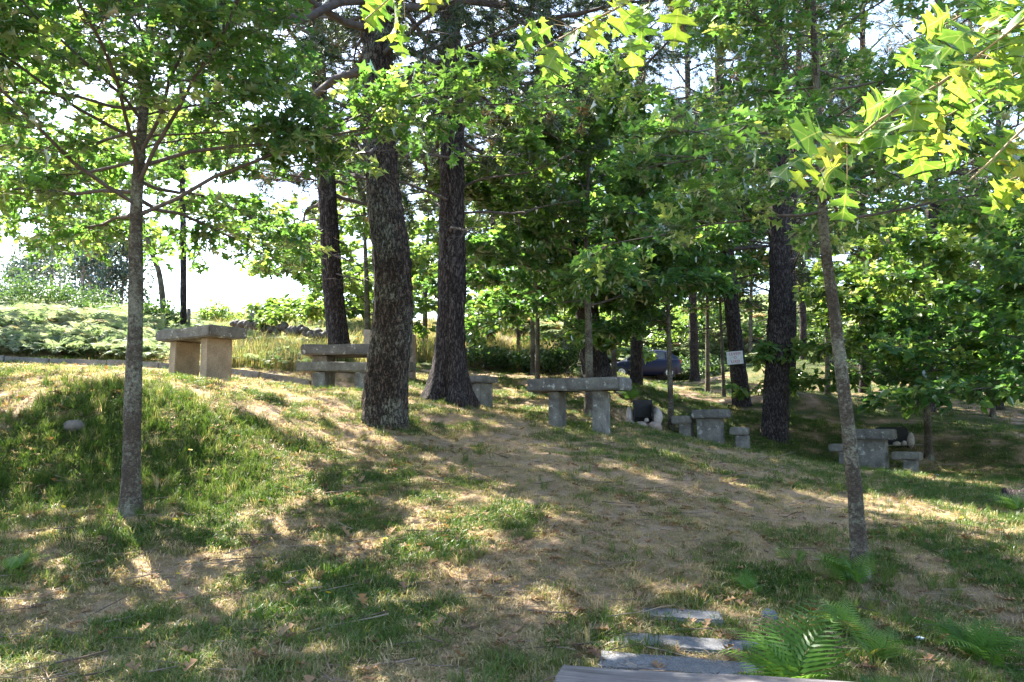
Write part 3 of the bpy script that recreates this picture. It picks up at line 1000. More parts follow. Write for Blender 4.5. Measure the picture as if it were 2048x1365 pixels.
pine('dark pine carrying the white sign on its trunk', sign_tree_base,
     [P(1472, 700, 24), P(1462, 600, 24), P(1450, 450, 24), P(1440, 250, 24), P(1435, -100, 24)], 0.235, 0.09, 0.30, 3.6, n1=40, seed=36, seg=30, tufts=0.6, lite=True, rings=110, flare=1.35, dead=22)
pine('dark pine trunk standing in front of the parked car', G(1272, 772, 27),
     [P(1274, 700, 27), P(1276, 560, 27), P(1280, 350, 27), P(1285, 50, 27), P(1290, -200, 27)], 0.21, 0.08, 0.30, 3.8, n1=40, seed=37, seg=26, tufts=0.6, lite=True, rings=100, flare=1.2, dead=20, nw=0.01)
pine('narrow dark pine close behind the big grey-brown pine', G(1580, 785, 24),
     [P(1584, 650, 24), P(1582, 500, 24), P(1590, 300, 24), P(1600, 0, 24)], 0.15, 0.06, 0.26, 3.2, n1=36, seed=38, seg=24, tufts=0.6, lite=True, rings=90, flare=1.2, dead=20, nw=0.01)
pine('slim dark pine on the bank beyond the dirt track', G(1607, 725, 38),
     [P(1606, 640, 38), P(1600, 500, 38), P(1600, 250, 38), P(1600, 0, 38)], 0.17, 0.07, 0.28, 3.8, n1=36, seed=39, seg=20, tufts=0.6, lite=True, rings=80, flare=1.2, dead=16, nw=0.012)
pine('pine trunk half hidden behind the small sun-tinted oak', G(1852, 822, 25),
     [P(1850, 700, 25), P(1860, 500, 25), P(1870, 250, 25), P(1880, -100, 25)], 0.22, 0.09, 0.34, 3.4, n1=38, seed=40, seg=26, tufts=0.6, lite=True, rings=90, flare=1.4, dead=16, nw=0.01)
pine('distant pine seen between the two thick pine trunks', G(980, 745, 33),
     [P(985, 600, 33), P(990, 400, 33), P(985, 150, 33), P(985, -150, 33)], 0.19, 0.08, 0.42, 4.4, n1=38, seed=41, seg=20, tufts=0.6, lite=True, rings=80, dead=24, nw=0.012)
pine('distant pine behind the dark middle oak', G(1390, 760, 36),
     [P(1385, 600, 36), P(1380, 400, 36), P(1375, 150, 36), P(1370, -150, 36)], 0.2, 0.08, 0.34, 4.6, n1=40, seed=42, seg=20, tufts=0.6, lite=True, rings=80, dead=22, nw=0.012)
pine('slim straight pine stem behind the left stone table', G(367, 665, 26),
     [P(367, 560, 26), P(366, 450, 26), P(364, 300, 26), P(362, 50, 26), P(362, -200, 26)], 0.10, 0.06, 0.5, 2.6, n1=30, seed=43, seg=18, tufts=0.6, lite=True, rings=70, flare=1.1, dead=6, nw=0.01)
pine('pine added to shade the bank at the right, behind the low oak boughs', G(1990, 815, 27),
     [P(1992, 650, 27), P(1998, 450, 27), P(2000, 200, 27), P(2005, -150, 27)], 0.2, 0.08, 0.28, 4.2, n1=44, seed=46, seg=24, rings=90, tufts=0.6, lite=True, dead=16, nw=0.012)  # extra tree, its wide crown put in to shade the bank
pine('pine added for shade on the bank left of the right-hand oak, dark against the track', G(1730, 800, 31),
     [P(1728, 650, 31), P(1722, 450, 31), P(1725, 200, 31), P(1725, -100, 31)], 0.19, 0.08, 0.28, 4.2, n1=42, seed=47, seg=22, rings=90, tufts=0.6, lite=True, dead=16, nw=0.012)  # second extra tree added so its crown casts shade at the right
pine('distant pine at the upper right behind the oak leaves', G(1960, 760, 36),
     [P(1955, 600, 36), P(1950, 350, 36), P(1940, 100, 36), P(1940, -100, 36)], 0.18, 0.07, 0.40, 4.0, n1=36, seed=44, seg=18, tufts=0.6, lite=True, rings=70, dead=14, nw=0.012)


# --- far gum trees
def gum(i, u, v, d, hpx, crown, label):
    r = np.random.default_rng(500 + i)
    b_ = G(u, v, d)
    t = thing('gum_tree', label, 'tree', b_, 0, 'far gum trees on the left skyline')
    hh = 1.3 * hpx / F * d
    top = b_ + np.array([r.normal() * 0.6, 0, hh])
    pth = smooth_path(np.array([b_ - [0, 0, 1.5], b_ + (top - b_) * 0.5 + [r.normal() * 0.3, 0, 0], top]), 12)
    tb = MB()
    tb.tube(pth, np.linspace(0.22, 0.05, 12), 8)
    part('trunk', tb, M_GUMB, t)
    bb, lb = MB(), MB()
    for k in range(int(16 * crown + 5)):
        f_ = r.uniform(0.28 if crown > 0.8 else 0.4, 1)
        o = pth[0] + (pth[-1] - pth[0]) * f_
        a = r.uniform(0, 6.28)
        L = r.uniform(0.7, 2.2) * (1.2 - 0.5 * f_)
        e = o + np.array([math.cos(a) * L, math.sin(a) * L, r.uniform(0.2, 1.3)])
        bb.tube(np.array([o, 0.5 * (o + e) + [0, 0, 0.1], e]), [0.05, 0.035, 0.015], 4, False)
        n_ = int(105 * r.uniform(0.5, 1.2))
        pos = e + r.normal(size=(n_, 3)) * np.array([0.6, 0.6, 0.5])
        place_leaves(lb, LEAF['far'], pos, norm(r.normal(size=(n_, 3)) + [0, 0, -0.9]), rand_unit(r, n_), r.uniform(0.2, 0.4, n_), np.clip(r.normal(0.4, 0.25, n_), 0, 1))
    part('branches', bb, M_GUMB, t)
    part('foliage', lb, M_EUCA, t)['kind'] = 'stuff'


for i, (u, v, d, hp, cr, lb_) in enumerate([
        (35, 640, 75, 90, 1.0, 'low bushy gum tree at the far left of the skyline'),
        (70, 640, 80, 130, 0.9, 'gum tree with a round dark crown left of the bare pale stems'),
        (98, 645, 85, 240, 0.35, 'tall bare-stemmed gum tree, left one of the pale pair'),
        (106, 645, 82, 250, 0.35, 'tall bare-stemmed gum tree, right one of the pale pair'),
        (118, 640, 90, 190, 0.2, 'thin nearly leafless gum tree right of the pale pair'),
        (160, 650, 72, 210, 1.5, 'bushy dark gum tree at the middle of the skyline clump'),
        (178, 650, 75, 190, 1.5, 'dark gum tree with many stems in the skyline clump'),
        (215, 650, 78, 150, 1.4, 'lower dark gum tree left of the near slim trunk'),
        (240, 650, 78, 160, 1.3, 'gum tree just behind the near slim trunk on the skyline')]):
    gum(i, u, v, d, hp, cr, lb_)


# ------------------------------------------------------------------ scattered ground cover (geometry-node instances, uncountable)
def frond_mesh(name, mat, n=13, L=1.0, wd=0.38, fine=True, seed=0, droop=0.35, teeth=6):
    """one fern frond along +y, arching; pinnae each cut into leaflets"""
    r = np.random.default_rng(seed)
    mb = MB()
    ys = np.linspace(0, 1, 9)
    st = np.stack([0 * ys, ys * L * (1 - 0.12 * ys), L * (0.5 * ys - (0.5 + droop) * ys ** 2.2)], 1)
    mb.tube(st, np.linspace(0.006, 0.0015, 9) * L, 4, False)
    for i in range(n):
        f_ = 0.22 + 0.76 * i / (n - 1)
        q = np.array([np.interp(f_, ys, st[:, k]) for k in range(3)])
        q2 = np.array([np.interp(min(1, f_ + 0.05), ys, st[:, k]) for k in range(3)])
        fw = norm(q2 - q)
        ln_ = wd * L * math.sin(math.pi * min(1, (1 - f_) * 0.62 + 0.02)) ** 0.85 * 1.05
        for s in (-1, 1):
            ax = norm(np.array([s * 1.0, 0, 0]) + fw * 0.45 + np.array([0, 0, -0.12 + r.normal() * 0.06]))
            nr = norm(np.cross(ax, fw) * s)
            sd_ = norm(np.cross(nr, ax))
            w_ = (0.042 if fine else 0.15) * ln_ + 0.0015
            tip_ = q + ax * ln_ - nr * 0.12 * ln_ + fw * 0.12 * ln_
            if fine:
                pts_ = [q]
                for k in range(1, teeth):
                    f2 = k / teeth
                    c_ = q + (tip_ - q) * f2 + nr * 0.05 * ln_ * math.sin(math.pi * f2)
                    ww = w_ * (1.5 - 1.35 * f2) * (1.0 if k % 2 else 0.62)
                    pts_ += [c_ + sd_ * ww, c_ - sd_ * ww]
                pts_.append(tip_)
                fc3 = [[0, 1, 2]]
                for k in range(teeth - 2):
                    a_ = 1 + 2 * k
                    fc3 += [[a_, a_ + 2, a_ + 1], [a_ + 1, a_ + 2, a_ + 3]]
                fc3.append([len(pts_) - 3, len(pts_) - 1, len(pts_) - 2])
                mb.add(pts_, fc3)
            else:
                mb.add([q, q + ax * ln_ * 0.4 + sd_ * w_, tip_, q + ax * ln_ * 0.4 - sd_ * w_], [[0, 2, 1], [0, 3, 2]])
    return mb.mesh(name, mat)


def tuft_mesh(name, mat, n, h, spread, wd, lean, seed):
    r = np.random.default_rng(seed)
    mb = MB()
    for _ in range(n):
        a, a2 = r.uniform(0, 6.283, 2)
        p = np.array([math.cos(a), math.sin(a), 0]) * spread * math.sqrt(r.random())
        l = np.array([math.cos(a2), math.sin(a2), 0])
        hh = h * r.uniform(0.5, 1.25)
        le = lean * r.uniform(0.3, 1.4) * hh
        s = np.array([-l[1], l[0], 0]) * wd * r.uniform(0.6, 1.3)
        m_ = p + l * le * 0.35 + np.array([0, 0, hh * 0.6])
        e = p + l * le + np.array([0, 0, hh * (1 - 0.2 * lean)])
        mb.add([p - s, p + s, m_ + s * 0.8, m_ - s * 0.8, e], [[0, 1, 2], [0, 2, 3], [3, 2, 4]])
    return mb.mesh(name, mat)


def scatter(name, meshes, x, y, scale, tint, label, cat, tiltup=0.0, pitch=None, seed=0, lift=-0.01, zs=None):
    r = np.random.default_rng(seed)
    n = len(x)
    me = bpy.data.meshes.new(name)
    me.vertices.add(n)
    z = hgt(x, y) + lift if zs is None else zs
    me.vertices.foreach_set('co', np.stack([x, y, z], 1).astype(np.float32).ravel())
    for nm, ty, val in (('scl', 'FLOAT', scale), ('tint', 'FLOAT', tint)):
        me.attributes.new(nm, ty, 'POINT').data.foreach_set('value', np.asarray(val, np.float32))
    me.attributes.new('pick', 'INT', 'POINT').data.foreach_set('value', r.integers(0, len(meshes), n).astype(np.int32))
    ro = np.stack([r.normal(size=n) * 0.12 if pitch is None else pitch, r.normal(size=n) * 0.12, r.uniform(0, 6.283, n)], 1)
    me.attributes.new('rot', 'FLOAT_VECTOR', 'POINT').data.foreach_set('vector', ro.astype(np.float32).ravel())
    ob = link(name, me)
    tag(ob, label, cat, None, 'stuff')
    src = bpy.data.collections.new(name + '_pieces')
    for k, mm in enumerate(meshes):
        src.objects.link(bpy.data.objects.new('%s_piece' % name, mm))
    ng = bpy.data.node_groups.new(name, 'GeometryNodeTree')
    ng.interface.new_socket('Geometry', in_out='INPUT', socket_type='NodeSocketGeometry')
    ng.interface.new_socket('Geometry', in_out='OUTPUT', socket_type='NodeSocketGeometry')
    gi = ng.nodes.new('NodeGroupInput')
    go = ng.nodes.new('NodeGroupOutput')
    ci = ng.nodes.new('GeometryNodeCollectionInfo')
    ci.inputs['Collection'].default_value = src
    ci.inputs['Separate Children'].default_value = True
    ci.inputs['Reset Children'].default_value = True
    ip = ng.nodes.new('GeometryNodeInstanceOnPoints')
    ip.inputs['Pick Instance'].default_value = True

    def na(nm, ty):
        q = ng.nodes.new('GeometryNodeInputNamedAttribute')
        q.data_type = ty
        q.inputs['Name'].default_value = nm
        return q.outputs['Attribute']
    er = ng.nodes.new('FunctionNodeEulerToRotation')
    ng.links.new(na('rot', 'FLOAT_VECTOR'), er.inputs[0])
    ng.links.new(gi.outputs[0], ip.inputs['Points'])
    ng.links.new(ci.outputs[0], ip.inputs['Instance'])
    ng.links.new(na('pick', 'INT'), ip.inputs['Instance Index'])
    ng.links.new(er.outputs[0], ip.inputs['Rotation'])
    ng.links.new(na('scl', 'FLOAT'), ip.inputs['Scale'])
    ng.links.new(ip.outputs[0], go.inputs[0])
    md = ob.modifiers.new('scatter', 'NODES')
    md.node_group = ng
    return ob


def wedge(n, d0, d1, seed, power=1.0, margin=1.15):
    """random ground points inside the view and a little around it, denser near the camera"""
    r = np.random.default_rng(seed)
    t = r.random(n)
    y = d0 * (d1 / d0) ** t if power == 1.0 else (d0 ** power + t * (d1 ** power - d0 ** power)) ** (1 / power)
    x = r.uniform(-1, 1, n) * (0.6 * y * margin + 0.6)
    return x, y


STEPS = [((1342, 1243, 5.3), 0.60, 0.19), ((1400, 1300, 4.85), 1.0, 0.21), ((1415, 1345, 4.5), 1.12, 0.23)]
STEP_ROT = -0.16


def clear_of_steps(x, y):
    ok = np.ones(len(x), bool)
    for (q, ln_, wd) in STEPS:
        p = P(*q)
        c_, s_ = math.cos(-STEP_ROT), math.sin(-STEP_ROT)
        lx = (x - p[0]) * c_ - (y - p[1]) * s_
        ly = (x - p[0]) * s_ + (y - p[1]) * c_
        ok &= ~((np.abs(lx + 0.05 * np.sin(9 * ly)) < ln_ / 2 - 0.06) & (np.abs(ly + 0.02 * np.sin(14 * lx)) < wd / 2 - 0.025))
    return ok


short = [tuft_mesh('grass_tuft', M_GRASS, 22, 0.045, 0.06, 0.0022, 0.9, k) for k in range(4)]
thatch = [tuft_mesh('thatch_tuft', M_GRASS, 18, 0.022, 0.07, 0.002, 3.2, 20 + k) for k in range(3)]
tall = [tuft_mesh('tall_grass_tuft', M_GRASS, 20, 0.20, 0.06, 0.0032, 0.6, 40 + k) for k in range(4)]
meadow = [tuft_mesh('meadow_tuft', M_GRASS, 16, 0.55, 0.2, 0.007, 0.45, 60 + k) for k in range(3)]

x, y = wedge(60000, 3.3, 22, 1)
rr = np.random.default_rng(2)
xf = rr.uniform(-16, 34, 26000)
yf = rr.uniform(16, 44, 26000)
ok = (np.abs(xf) < yf * 0.72) & ~((yf > 18.5) & (xf / yf < -0.12))
x, y = np.concatenate([x, xf[ok]]), np.concatenate([y, yf[ok]])
dr = dryness(x, y)
ok = (rr.random(len(x)) < 1.05 - 0.85 * dr ** 1.5) & clear_of_steps(x, y)
x, y, dr = x[ok], y[ok], dr[ok]
ti = np.clip(0.10 + 0.75 * dr + rr.normal(size=len(x)) * 0.21, 0, 1)
scatter('lawn_grass', short, x, y, rr.uniform(0.6, 1.5, len(x)) * (1.1 - 0.4 * dr) * (1 + np.clip(y - 8, 0, 20) * 0.035), ti, 'short green and yellowing lawn grass over the whole slope', 'grass', seed=3)
x, y = wedge(60000, 3.3, 20, 4)
dr = dryness(x, y)
ok = (rr.random(len(x)) < 0.45 + 0.7 * dr) & clear_of_steps(x, y)
x, y, dr = x[ok], y[ok], dr[ok]
scatter('dry_thatch', thatch, x, y, rr.uniform(0.6, 1.4, len(x)) * (1 + np.clip(y - 8, 0, 20) * 0.04), np.clip(0.72 + rr.normal(size=len(x)) * 0.17, 0, 1), 'flattened straw-coloured dead grass on the worn slope', 'grass', seed=5)
# taller tufts: the bank at left, the gully at right, odd clumps
x, y = wedge(52000, 3.5, 22, 6)
tx, ty = [], []
for q_, n_, rad_ in (((262, 1020, 6.8), 26, 0.2), ((1722, 1160, 6.3), 40, 0.25), ((770, 842, 10.6), 60, 0.45), ((895, 805, 13), 40, 0.5), ((1158, 862, 13.0), 30, 0.5), ((1550, 872, 19), 40, 0.5)):
    p = P(*q_)
    a_ = rr.uniform(0, 6.283, n_)
    d_ = rad_ * rr.uniform(0.55, 1.15, n_)
    tx.append(p[0] + np.cos(a_) * d_)
    ty.append(p[1] + np.sin(a_) * d_)
tx, ty = np.concatenate(tx), np.concatenate(ty)
mound = sstep(-5.2, -4.6, x) * (1 - sstep(-2.7, -1.9, x)) * sstep(6.9, 7.5, y) * (1 - sstep(9.0, 9.5, y))
gully = sstep(1.6, 3.0, x) * (1 - sstep(6.3, 8.0, y)) * 0.35
rgrass = sstep(3.2, 4.5, x) * sstep(7.5, 9, y) * (1 - sstep(16, 19, y)) * 0.16
nz = fbm(xyz(x * 1.6, y * 1.6, 12), 3)
pr = np.clip(0.9 * mound + gully * (nz > 0.5) + rgrass, 0, 1) + 0.11 * (nz > 0.62)
ok = (rr.random(len(x)) < pr) & clear_of_steps(x, y)
x, y = np.concatenate([x[ok], tx]), np.concatenate([y[ok], ty])
mound = np.concatenate([mound[ok], 0 * tx])
ok = np.ones(len(x), bool)
big = np.where(mound[ok] > 0.3, rr.uniform(0.28, 0.68, len(x)), rr.uniform(0.25, 0.65, len(x)))
scatter('tall_grass', tall, x, y, big, np.clip(0.2 + rr.normal(size=len(x)) * 0.14 + (rr.random(len(x)) < 0.06) * 0.5, 0, 1), 'long uncut green grass on the bank and in clumps', 'grass', seed=7)

M_DEAD = leaf_mat('dead_leaf', [(0.0, (0.10, 0.06, 0.04)), (1.0, (0.30, 0.19, 0.11))], trans=0.15, instancer=True, gloss=0.05)
_dm = []
for k in range(3):
    mb = MB()
    V_, F_ = LEAF['near']
    V_ = V_ * 0.085
    V_[:, 2] += (6 + 3 * k) * V_[:, 0] ** 2 + 3 * (V_[:, 1] - 0.04) ** 2
    mb.add(V_, F_)
    _dm.append(mb.mesh('dead_leaf', M_DEAD))
x, y = wedge(9000, 3.3, 30, 31)
ok = (rr.random(len(x)) < 0.35 + 0.65 * (fbm(xyz(x * 0.8, y * 0.8, 4), 2) > 0.52)) & clear_of_steps(x, y)
x, y = x[ok], y[ok]
scatter('leaf_litter', _dm, x, y, rr.uniform(0.6, 1.2, len(x)), rr.random(len(x)), 'dead brown leaves lying in the grass', 'leaf litter', pitch=rr.normal(size=len(x)) * 0.3, seed=33, lift=0.012)

M_STICK = leaf_mat('stick', [(0.0, (0.09, 0.065, 0.05)), (1.0, (0.26, 0.20, 0.15))], trans=0.0, instancer=True, gloss=0.03)
_sm = []
for k in range(4):
    mb = MB()
    r_ = np.random.default_rng(300 + k)
    L_ = 0.12 + 0.05 * k
    q_ = np.stack([np.linspace(-L_, L_, 5), np.cumsum(r_.normal(size=5)) * 0.012, 0.006 + 0.004 * np.abs(r_.normal(size=5))], 1)
    mb.tube(q_, np.linspace(0.0045, 0.002, 5), 4)
    mb.tube(np.array([q_[2], q_[2] + [0.05, 0.05, 0.012]]), [0.003, 0.0015], 3)
    _sm.append(mb.mesh('stick', M_STICK))
x, y = wedge(1500, 3.3, 24, 41)
ok = clear_of_steps(x, y)
x, y = x[ok], y[ok]
scatter('fallen_twigs', _sm, x, y, rr.uniform(0.4, 1.1, len(x)), rr.random(len(x)), 'small fallen twigs strewn over the slope', 'twigs', seed=42, lift=0.012)

# meadow and bracken beyond the kerb and the track
mf = [frond_mesh('bracken_frond', M_BRACK, 9, 0.9, 0.42, False, 70 + k, 0.35 + 0.1 * k) for k in range(3)]


def field(n, poly, seed, dmin):
    r = np.random.default_rng(seed)
    us = r.uniform(poly[0], poly[1], n)
    t = r.random(n)
    ds = poly[2] * (poly[3] / poly[2]) ** t
    return (us - W / 2) / F * ds, ds


kerb_px = [(-700, 712, 18.2), (-300, 716, 17.6), (0, 722, 17), (250, 733, 16.5), (430, 747, 15.8), (540, 760, 15.5), (625, 773, 15.3)]
kx = np.array([P(*q)[:2] for q in kerb_px])
x, y = field(21000, (-250, 720, 15.5, 40), 8, 0)
ok = (y > np.interp(x, kx[:, 0], kx[:, 1]) + 0.75)
ok &= (x < -3.8) | (y > 17.5)
lft = x / y < -0.42
ok &= lft | (rr.random(len(x)) < 0.38)
x, y = x[ok], y[ok]
ok = ~((x / y > -0.36) & (x / y < -0.17) & (y > 22.5) & (y < 27.2))
x, y = x[ok], y[ok]
low = (0.4 + 0.6 * sstep(0.5, 5, y - np.interp(x, kx[:, 0], kx[:, 1]))) * np.where(x / y > -0.42, 0.6, 1.0)
nn = len(x)
scatter('bracken_slope', mf, x, y, low * rr.uniform(0.4, 0.95, nn) * (0.6 + 0.8 * fbm(xyz(x * 0.5, y * 0.5, 6), 2)), np.clip(0.35 + 0.5 * (fbm(xyz(x * 0.35, y * 0.35, 9), 2) - 0.3) + rr.normal(size=nn) * 0.22, 0, 1), 'sunlit pale green bracken covering the slope behind the kerb', 'bracken', pitch=rr.uniform(0.1, 1.3, nn), seed=9, lift=0.15)
x, y = field(9000, (420, 1250, 16.5, 46), 10, 0)
ok = (y > np.interp(x, kx[:, 0], kx[:, 1]) + 0.3) & ((y > 26) | (x / y < -0.17)) & ((y < 26) | (x / y < 0.05))
ok &= ~((x / y > -0.36) & (x / y < -0.17) & (y > 22.5) & (y < 27.2))
x, y = x[ok], y[ok]
nn = len(x)
scatter('meadow_grass', meadow, x, y, rr.uniform(0.35, 0.85, nn) * (1 + y * 0.010), np.clip(0.54 + rr.normal(size=nn) * 0.2, 0, 1), 'long yellowing meadow grass beyond the picnic ground', 'grass', seed=11)
x, y = field(16000, (1000, 2250, 45.5, 72), 12, 0)
nn = len(x)
scatter('bracken_bank', mf, x, y, rr.uniform(0.9, 2.0, nn), np.clip(0.55 + rr.normal(size=nn) * 0.22, 0, 1), 'bright bracken and brambles covering the bank behind the dirt track', 'bracken', pitch=rr.uniform(0.2, 1.0, nn), seed=13, lift=0.2)


def bush(label, base, rx, rz, n, seed, mat=None, leaf=0.1):
    r = np.random.default_rng(seed)
    t = thing('bush', label, 'bush', base)
    sb, lb = MB(), MB()
    for k in range(9):
        a = r.uniform(0, 6.28)
        e = base + np.array([math.cos(a) * rx * 0.6, math.sin(a) * rx * 0.6, rz * r.uniform(0.6, 1.3)])
        sb.tube(np.array([base - [0, 0, .1], 0.5 * (base + e) + r.normal(size=3) * 0.05, e]), [0.02, 0.013, 0.006], 4, False)
    c_ = base + np.array([0, 0, rz * 0.75]) + r.normal(size=(26, 3)) * np.array([rx * 0.5, rx * 0.5, rz * 0.35])
    pos = c_[r.integers(0, 26, n)] + r.normal(size=(n, 3)) * np.array([rx * 0.2, rx * 0.2, rz * 0.2])
    place_leaves(lb, LEAF['far'], pos, norm(r.normal(size=(n, 3)) + [0, 0, 0.2]), norm(r.normal(size=(n, 3)) * 0.7 + [0, 0, 1.0]), leaf * r.uniform(0.6, 1.3, n), np.clip(r.normal(0.5, 0.25, n), 0, 1))
    part('stems', sb, M_TWIG, t)
    part('foliage', lb, mat or M_BUSH, t)['kind'] = 'stuff'


for i, (u, v, d, rx, rz, lb_) in enumerate([
        (30, 655, 33, 1.6, 1.0, 'dark rounded bush on the bracken slope at the far left'),
        (130, 650, 34, 1.3, 0.9, 'bush beside rusty dead fronds on the bracken slope'),
        (180, 655, 30, 0.8, 0.5, 'small dark bush in the middle of the bracken slope'),
        (305, 668, 26, 0.75, 0.55, 'dark bush behind the left stone table'),
        (445, 655, 33, 0.8, 0.6, 'small pale bush on the skyline in the gap of bright sky'),
        (985, 752, 26, 1.1, 0.45, 'low dark bush standing in for shade on the bank behind the root-flared pine'),  # dark foliage put where the bank face is only shaded
        (1110, 755, 26.5, 1.4, 0.5, 'low dark bush standing in for shade on the bank left of the leaning pine'),  # dark leaves here also take the place of shade on the bank
        (1390, 765, 46.5, 1.5, 0.9, 'dark bush right behind the parked car'),
        (1340, 720, 52, 3.0, 1.6, 'large green bush on the bank above the parked car'),
        (1250, 720, 50, 2.6, 1.7, 'leafy green bush above the car bonnet'),
        (1700, 735, 50, 2.8, 1.6, 'green bush on the bank right of the slim dark pine')]):
    bush(lb_, G(u, v, d), rx, rz, 2600, 700 + i, M_BUSH if i not in (4, 8, 9, 10) else M_BRIGHT, 0.11 if d < 40 else 0.2)


# ------------------------------------------------------------------ stonework
def slab(size, seed, bevel=0.012, amp=0.008, cuts=5):
    """rough-hewn block centred at the origin"""
    bm = bmesh.new()
    bmesh.ops.create_cube(bm, size=1.0)
    for v in bm.verts:
        v.co = Vector((v.co.x * size[0], v.co.y * size[1], v.co.z * size[2]))
    bmesh.ops.bevel(bm, geom=list(bm.edges), offset=bevel, segments=2, affect='EDGES')
    long_e = [e for e in bm.edges if e.calc_length() > 0.12]
    bmesh.ops.subdivide_edges(bm, edges=long_e, cuts=cuts, use_grid_fill=True)
    bmesh.ops.triangulate(bm, faces=[f for f in bm.faces if len(f.verts) > 4])
    off = Vector((seed * 3.7, seed * 1.9, seed * 5.1))
    bm.normal_update()
    for v in bm.verts:
        q = v.co * 7 + off
        v.co += v.normal * (mnoise.noise(q) * amp + mnoise.noise(q * 3.5) * amp * 0.7)
        v.co += Vector((mnoise.noise(v.co * 1.3 + off), mnoise.noise(v.co * 1.3 + off * 2), mnoise.noise(v.co * 1.3 + off * 3))) * amp * 1.2
    me = bpy.data.meshes.new('slab')
    bm.to_mesh(me)
    bm.free()
    me.polygons.foreach_set('use_smooth', np.full(len(me.polygons), True))
    try:
        me.set_sharp_from_angle(angle=math.radians(38))
    except Exception:
        pass
    return me


def block(name, size, loc, mat, parent, seed, rot=None, **kw):
    me = slab(size, seed, **kw)
    me.name = name
    me.materials.append(mat)
    return link(name, me, parent, loc, rot)


def rock_mesh(size, seed, amp=0.25, sub=3):
    bm = bmesh.new()
    bmesh.ops.create_icosphere(bm, subdivisions=sub, radius=1.0)
    off = Vector((seed * 2.1, seed * 4.7, seed))
    for v in bm.verts:
        q = v.co.copy()
        k = 1 + amp * mnoise.noise(q * 1.2 + off) + amp * 0.5 * mnoise.noise(q * 3 + off)
        v.co = Vector((q.x * size[0], q.y * size[1], q.z * size[2])) * k
    me = bpy.data.meshes.new('rock')
    bm.to_mesh(me)
    bm.free()
    me.polygons.foreach_set('use_smooth', np.full(len(me.polygons), True))
    return me


def rock(name, size, loc, mat, parent, seed, amp=0.25, rot=None):
    me = rock_mesh(size, seed, amp)
    me.name = name
    me.materials.append(mat)
    return link(name, me, parent, [float(q) for q in loc], rot)


def stone_table(name, label, cat, base, rot, L, Wd, Hh, th, legs, leg_w, leg_t, seed, top=None, legm=None, group=None, bury=0.15, leg_off=0.0):
    t = thing(name, label, cat, base, rot, group)
    block('tabletop' if cat == 'table' else 'seat', (L, Wd, th), (0, 0, Hh - th / 2), top or M_GRANT, t, seed, amp=0.012, bevel=0.02, cuts=9)
    for k, lx in enumerate(legs):
        hh = Hh - th + bury
        block('leg', (leg_t, leg_w, hh), (lx, leg_off, (Hh - th) - hh / 2 - 0.004), legm or M_GRAN, t, seed + 3 + k, amp=0.007, cuts=4)
    return t


GT = 'granite tables of the picnic ground'
# left table: near corner at u 402
stone_table('stone_table', 'granite table on two block legs coloured as if warm-lit on the sunny lawn at left', 'table', G(398, 760, 13.25), -0.68, 1.55, 0.66, 0.80, 0.17, (-0.44, 0.46), 0.42, 0.20, 1, legm=M_GRANLIT, group=GT)
stone_table('stone_table', 'long granite table behind the stone bench, left of the lichen pine', 'table', G(715, 776, 14.6), -0.08, 1.75, 0.8, 0.80, 0.17, (-0.6, 0.6), 0.5, 0.26, 2, group=GT)
stone_table('stone_bench', 'long low granite bench in front of a stone table, left of the lichen pine', 'bench', G(712, 784, 13.6), -0.10, 1.88, 0.38, 0.45, 0.15, (-0.56, 0.10, 0.7), 0.30, 0.17, 3, top=M_GRAN)
stone_table('stone_bench', 'small granite bench block half hidden behind the root-flared pine', 'bench', G(948, 813, 16.2), -0.6, 0.8, 0.5, 0.58, 0.12, (-0.18, 0.2), 0.4, 0.2, 4, group=None)
stone_table('stone_table', 'lichen-spotted granite table on two tall pillars in the middle of the slope', 'table', G(1158, 862, 13.0), -0.5, 1.52, 0.52, 0.82, 0.19, (-0.36, 0.37), 0.30, 0.17, 5, group=GT, bury=0.25)
stone_table('stone_table', 'small square granite table on one broad pillar, left of the big grey-brown pine', 'table', G(1424, 899, 17), -0.5, 0.68, 0.50, 0.78, 0.17, (-0.02,), 0.36, 0.46, 6, group=GT)
stone_table('stone_table', 'granite table with chiselled edge behind the slender leaning oak, right', 'table', G(1748, 943, 17), -0.62, 0.80, 0.52, 0.80, 0.19, (0.0,), 0.36, 0.50, 7, group=GT)
SG = 'granite stools beside the small tables'
for (u, v, d, lb_, w_) in [(1368, 885, 17.3, 'low dark granite stool left of the small square table', 0.42), (1480, 901, 16.8, 'granite stool right of the small square table', 0.32),
                           (1688, 936, 17.4, 'dark granite stool left of the right-hand table, behind the leaning oak', 0.5), (1816, 948, 16.7, 'granite stool with sunlit right edge, rightmost of the stools', 0.50)]:
    stone_table('stone_stool', lb_, 'stool', G(u, v, d), -0.5 if u < 1600 else -0.65, w_, 0.34, 0.46, 0.15, (0.06,), 0.24, 0.24, int(u), group=SG, top=M_GRAN)

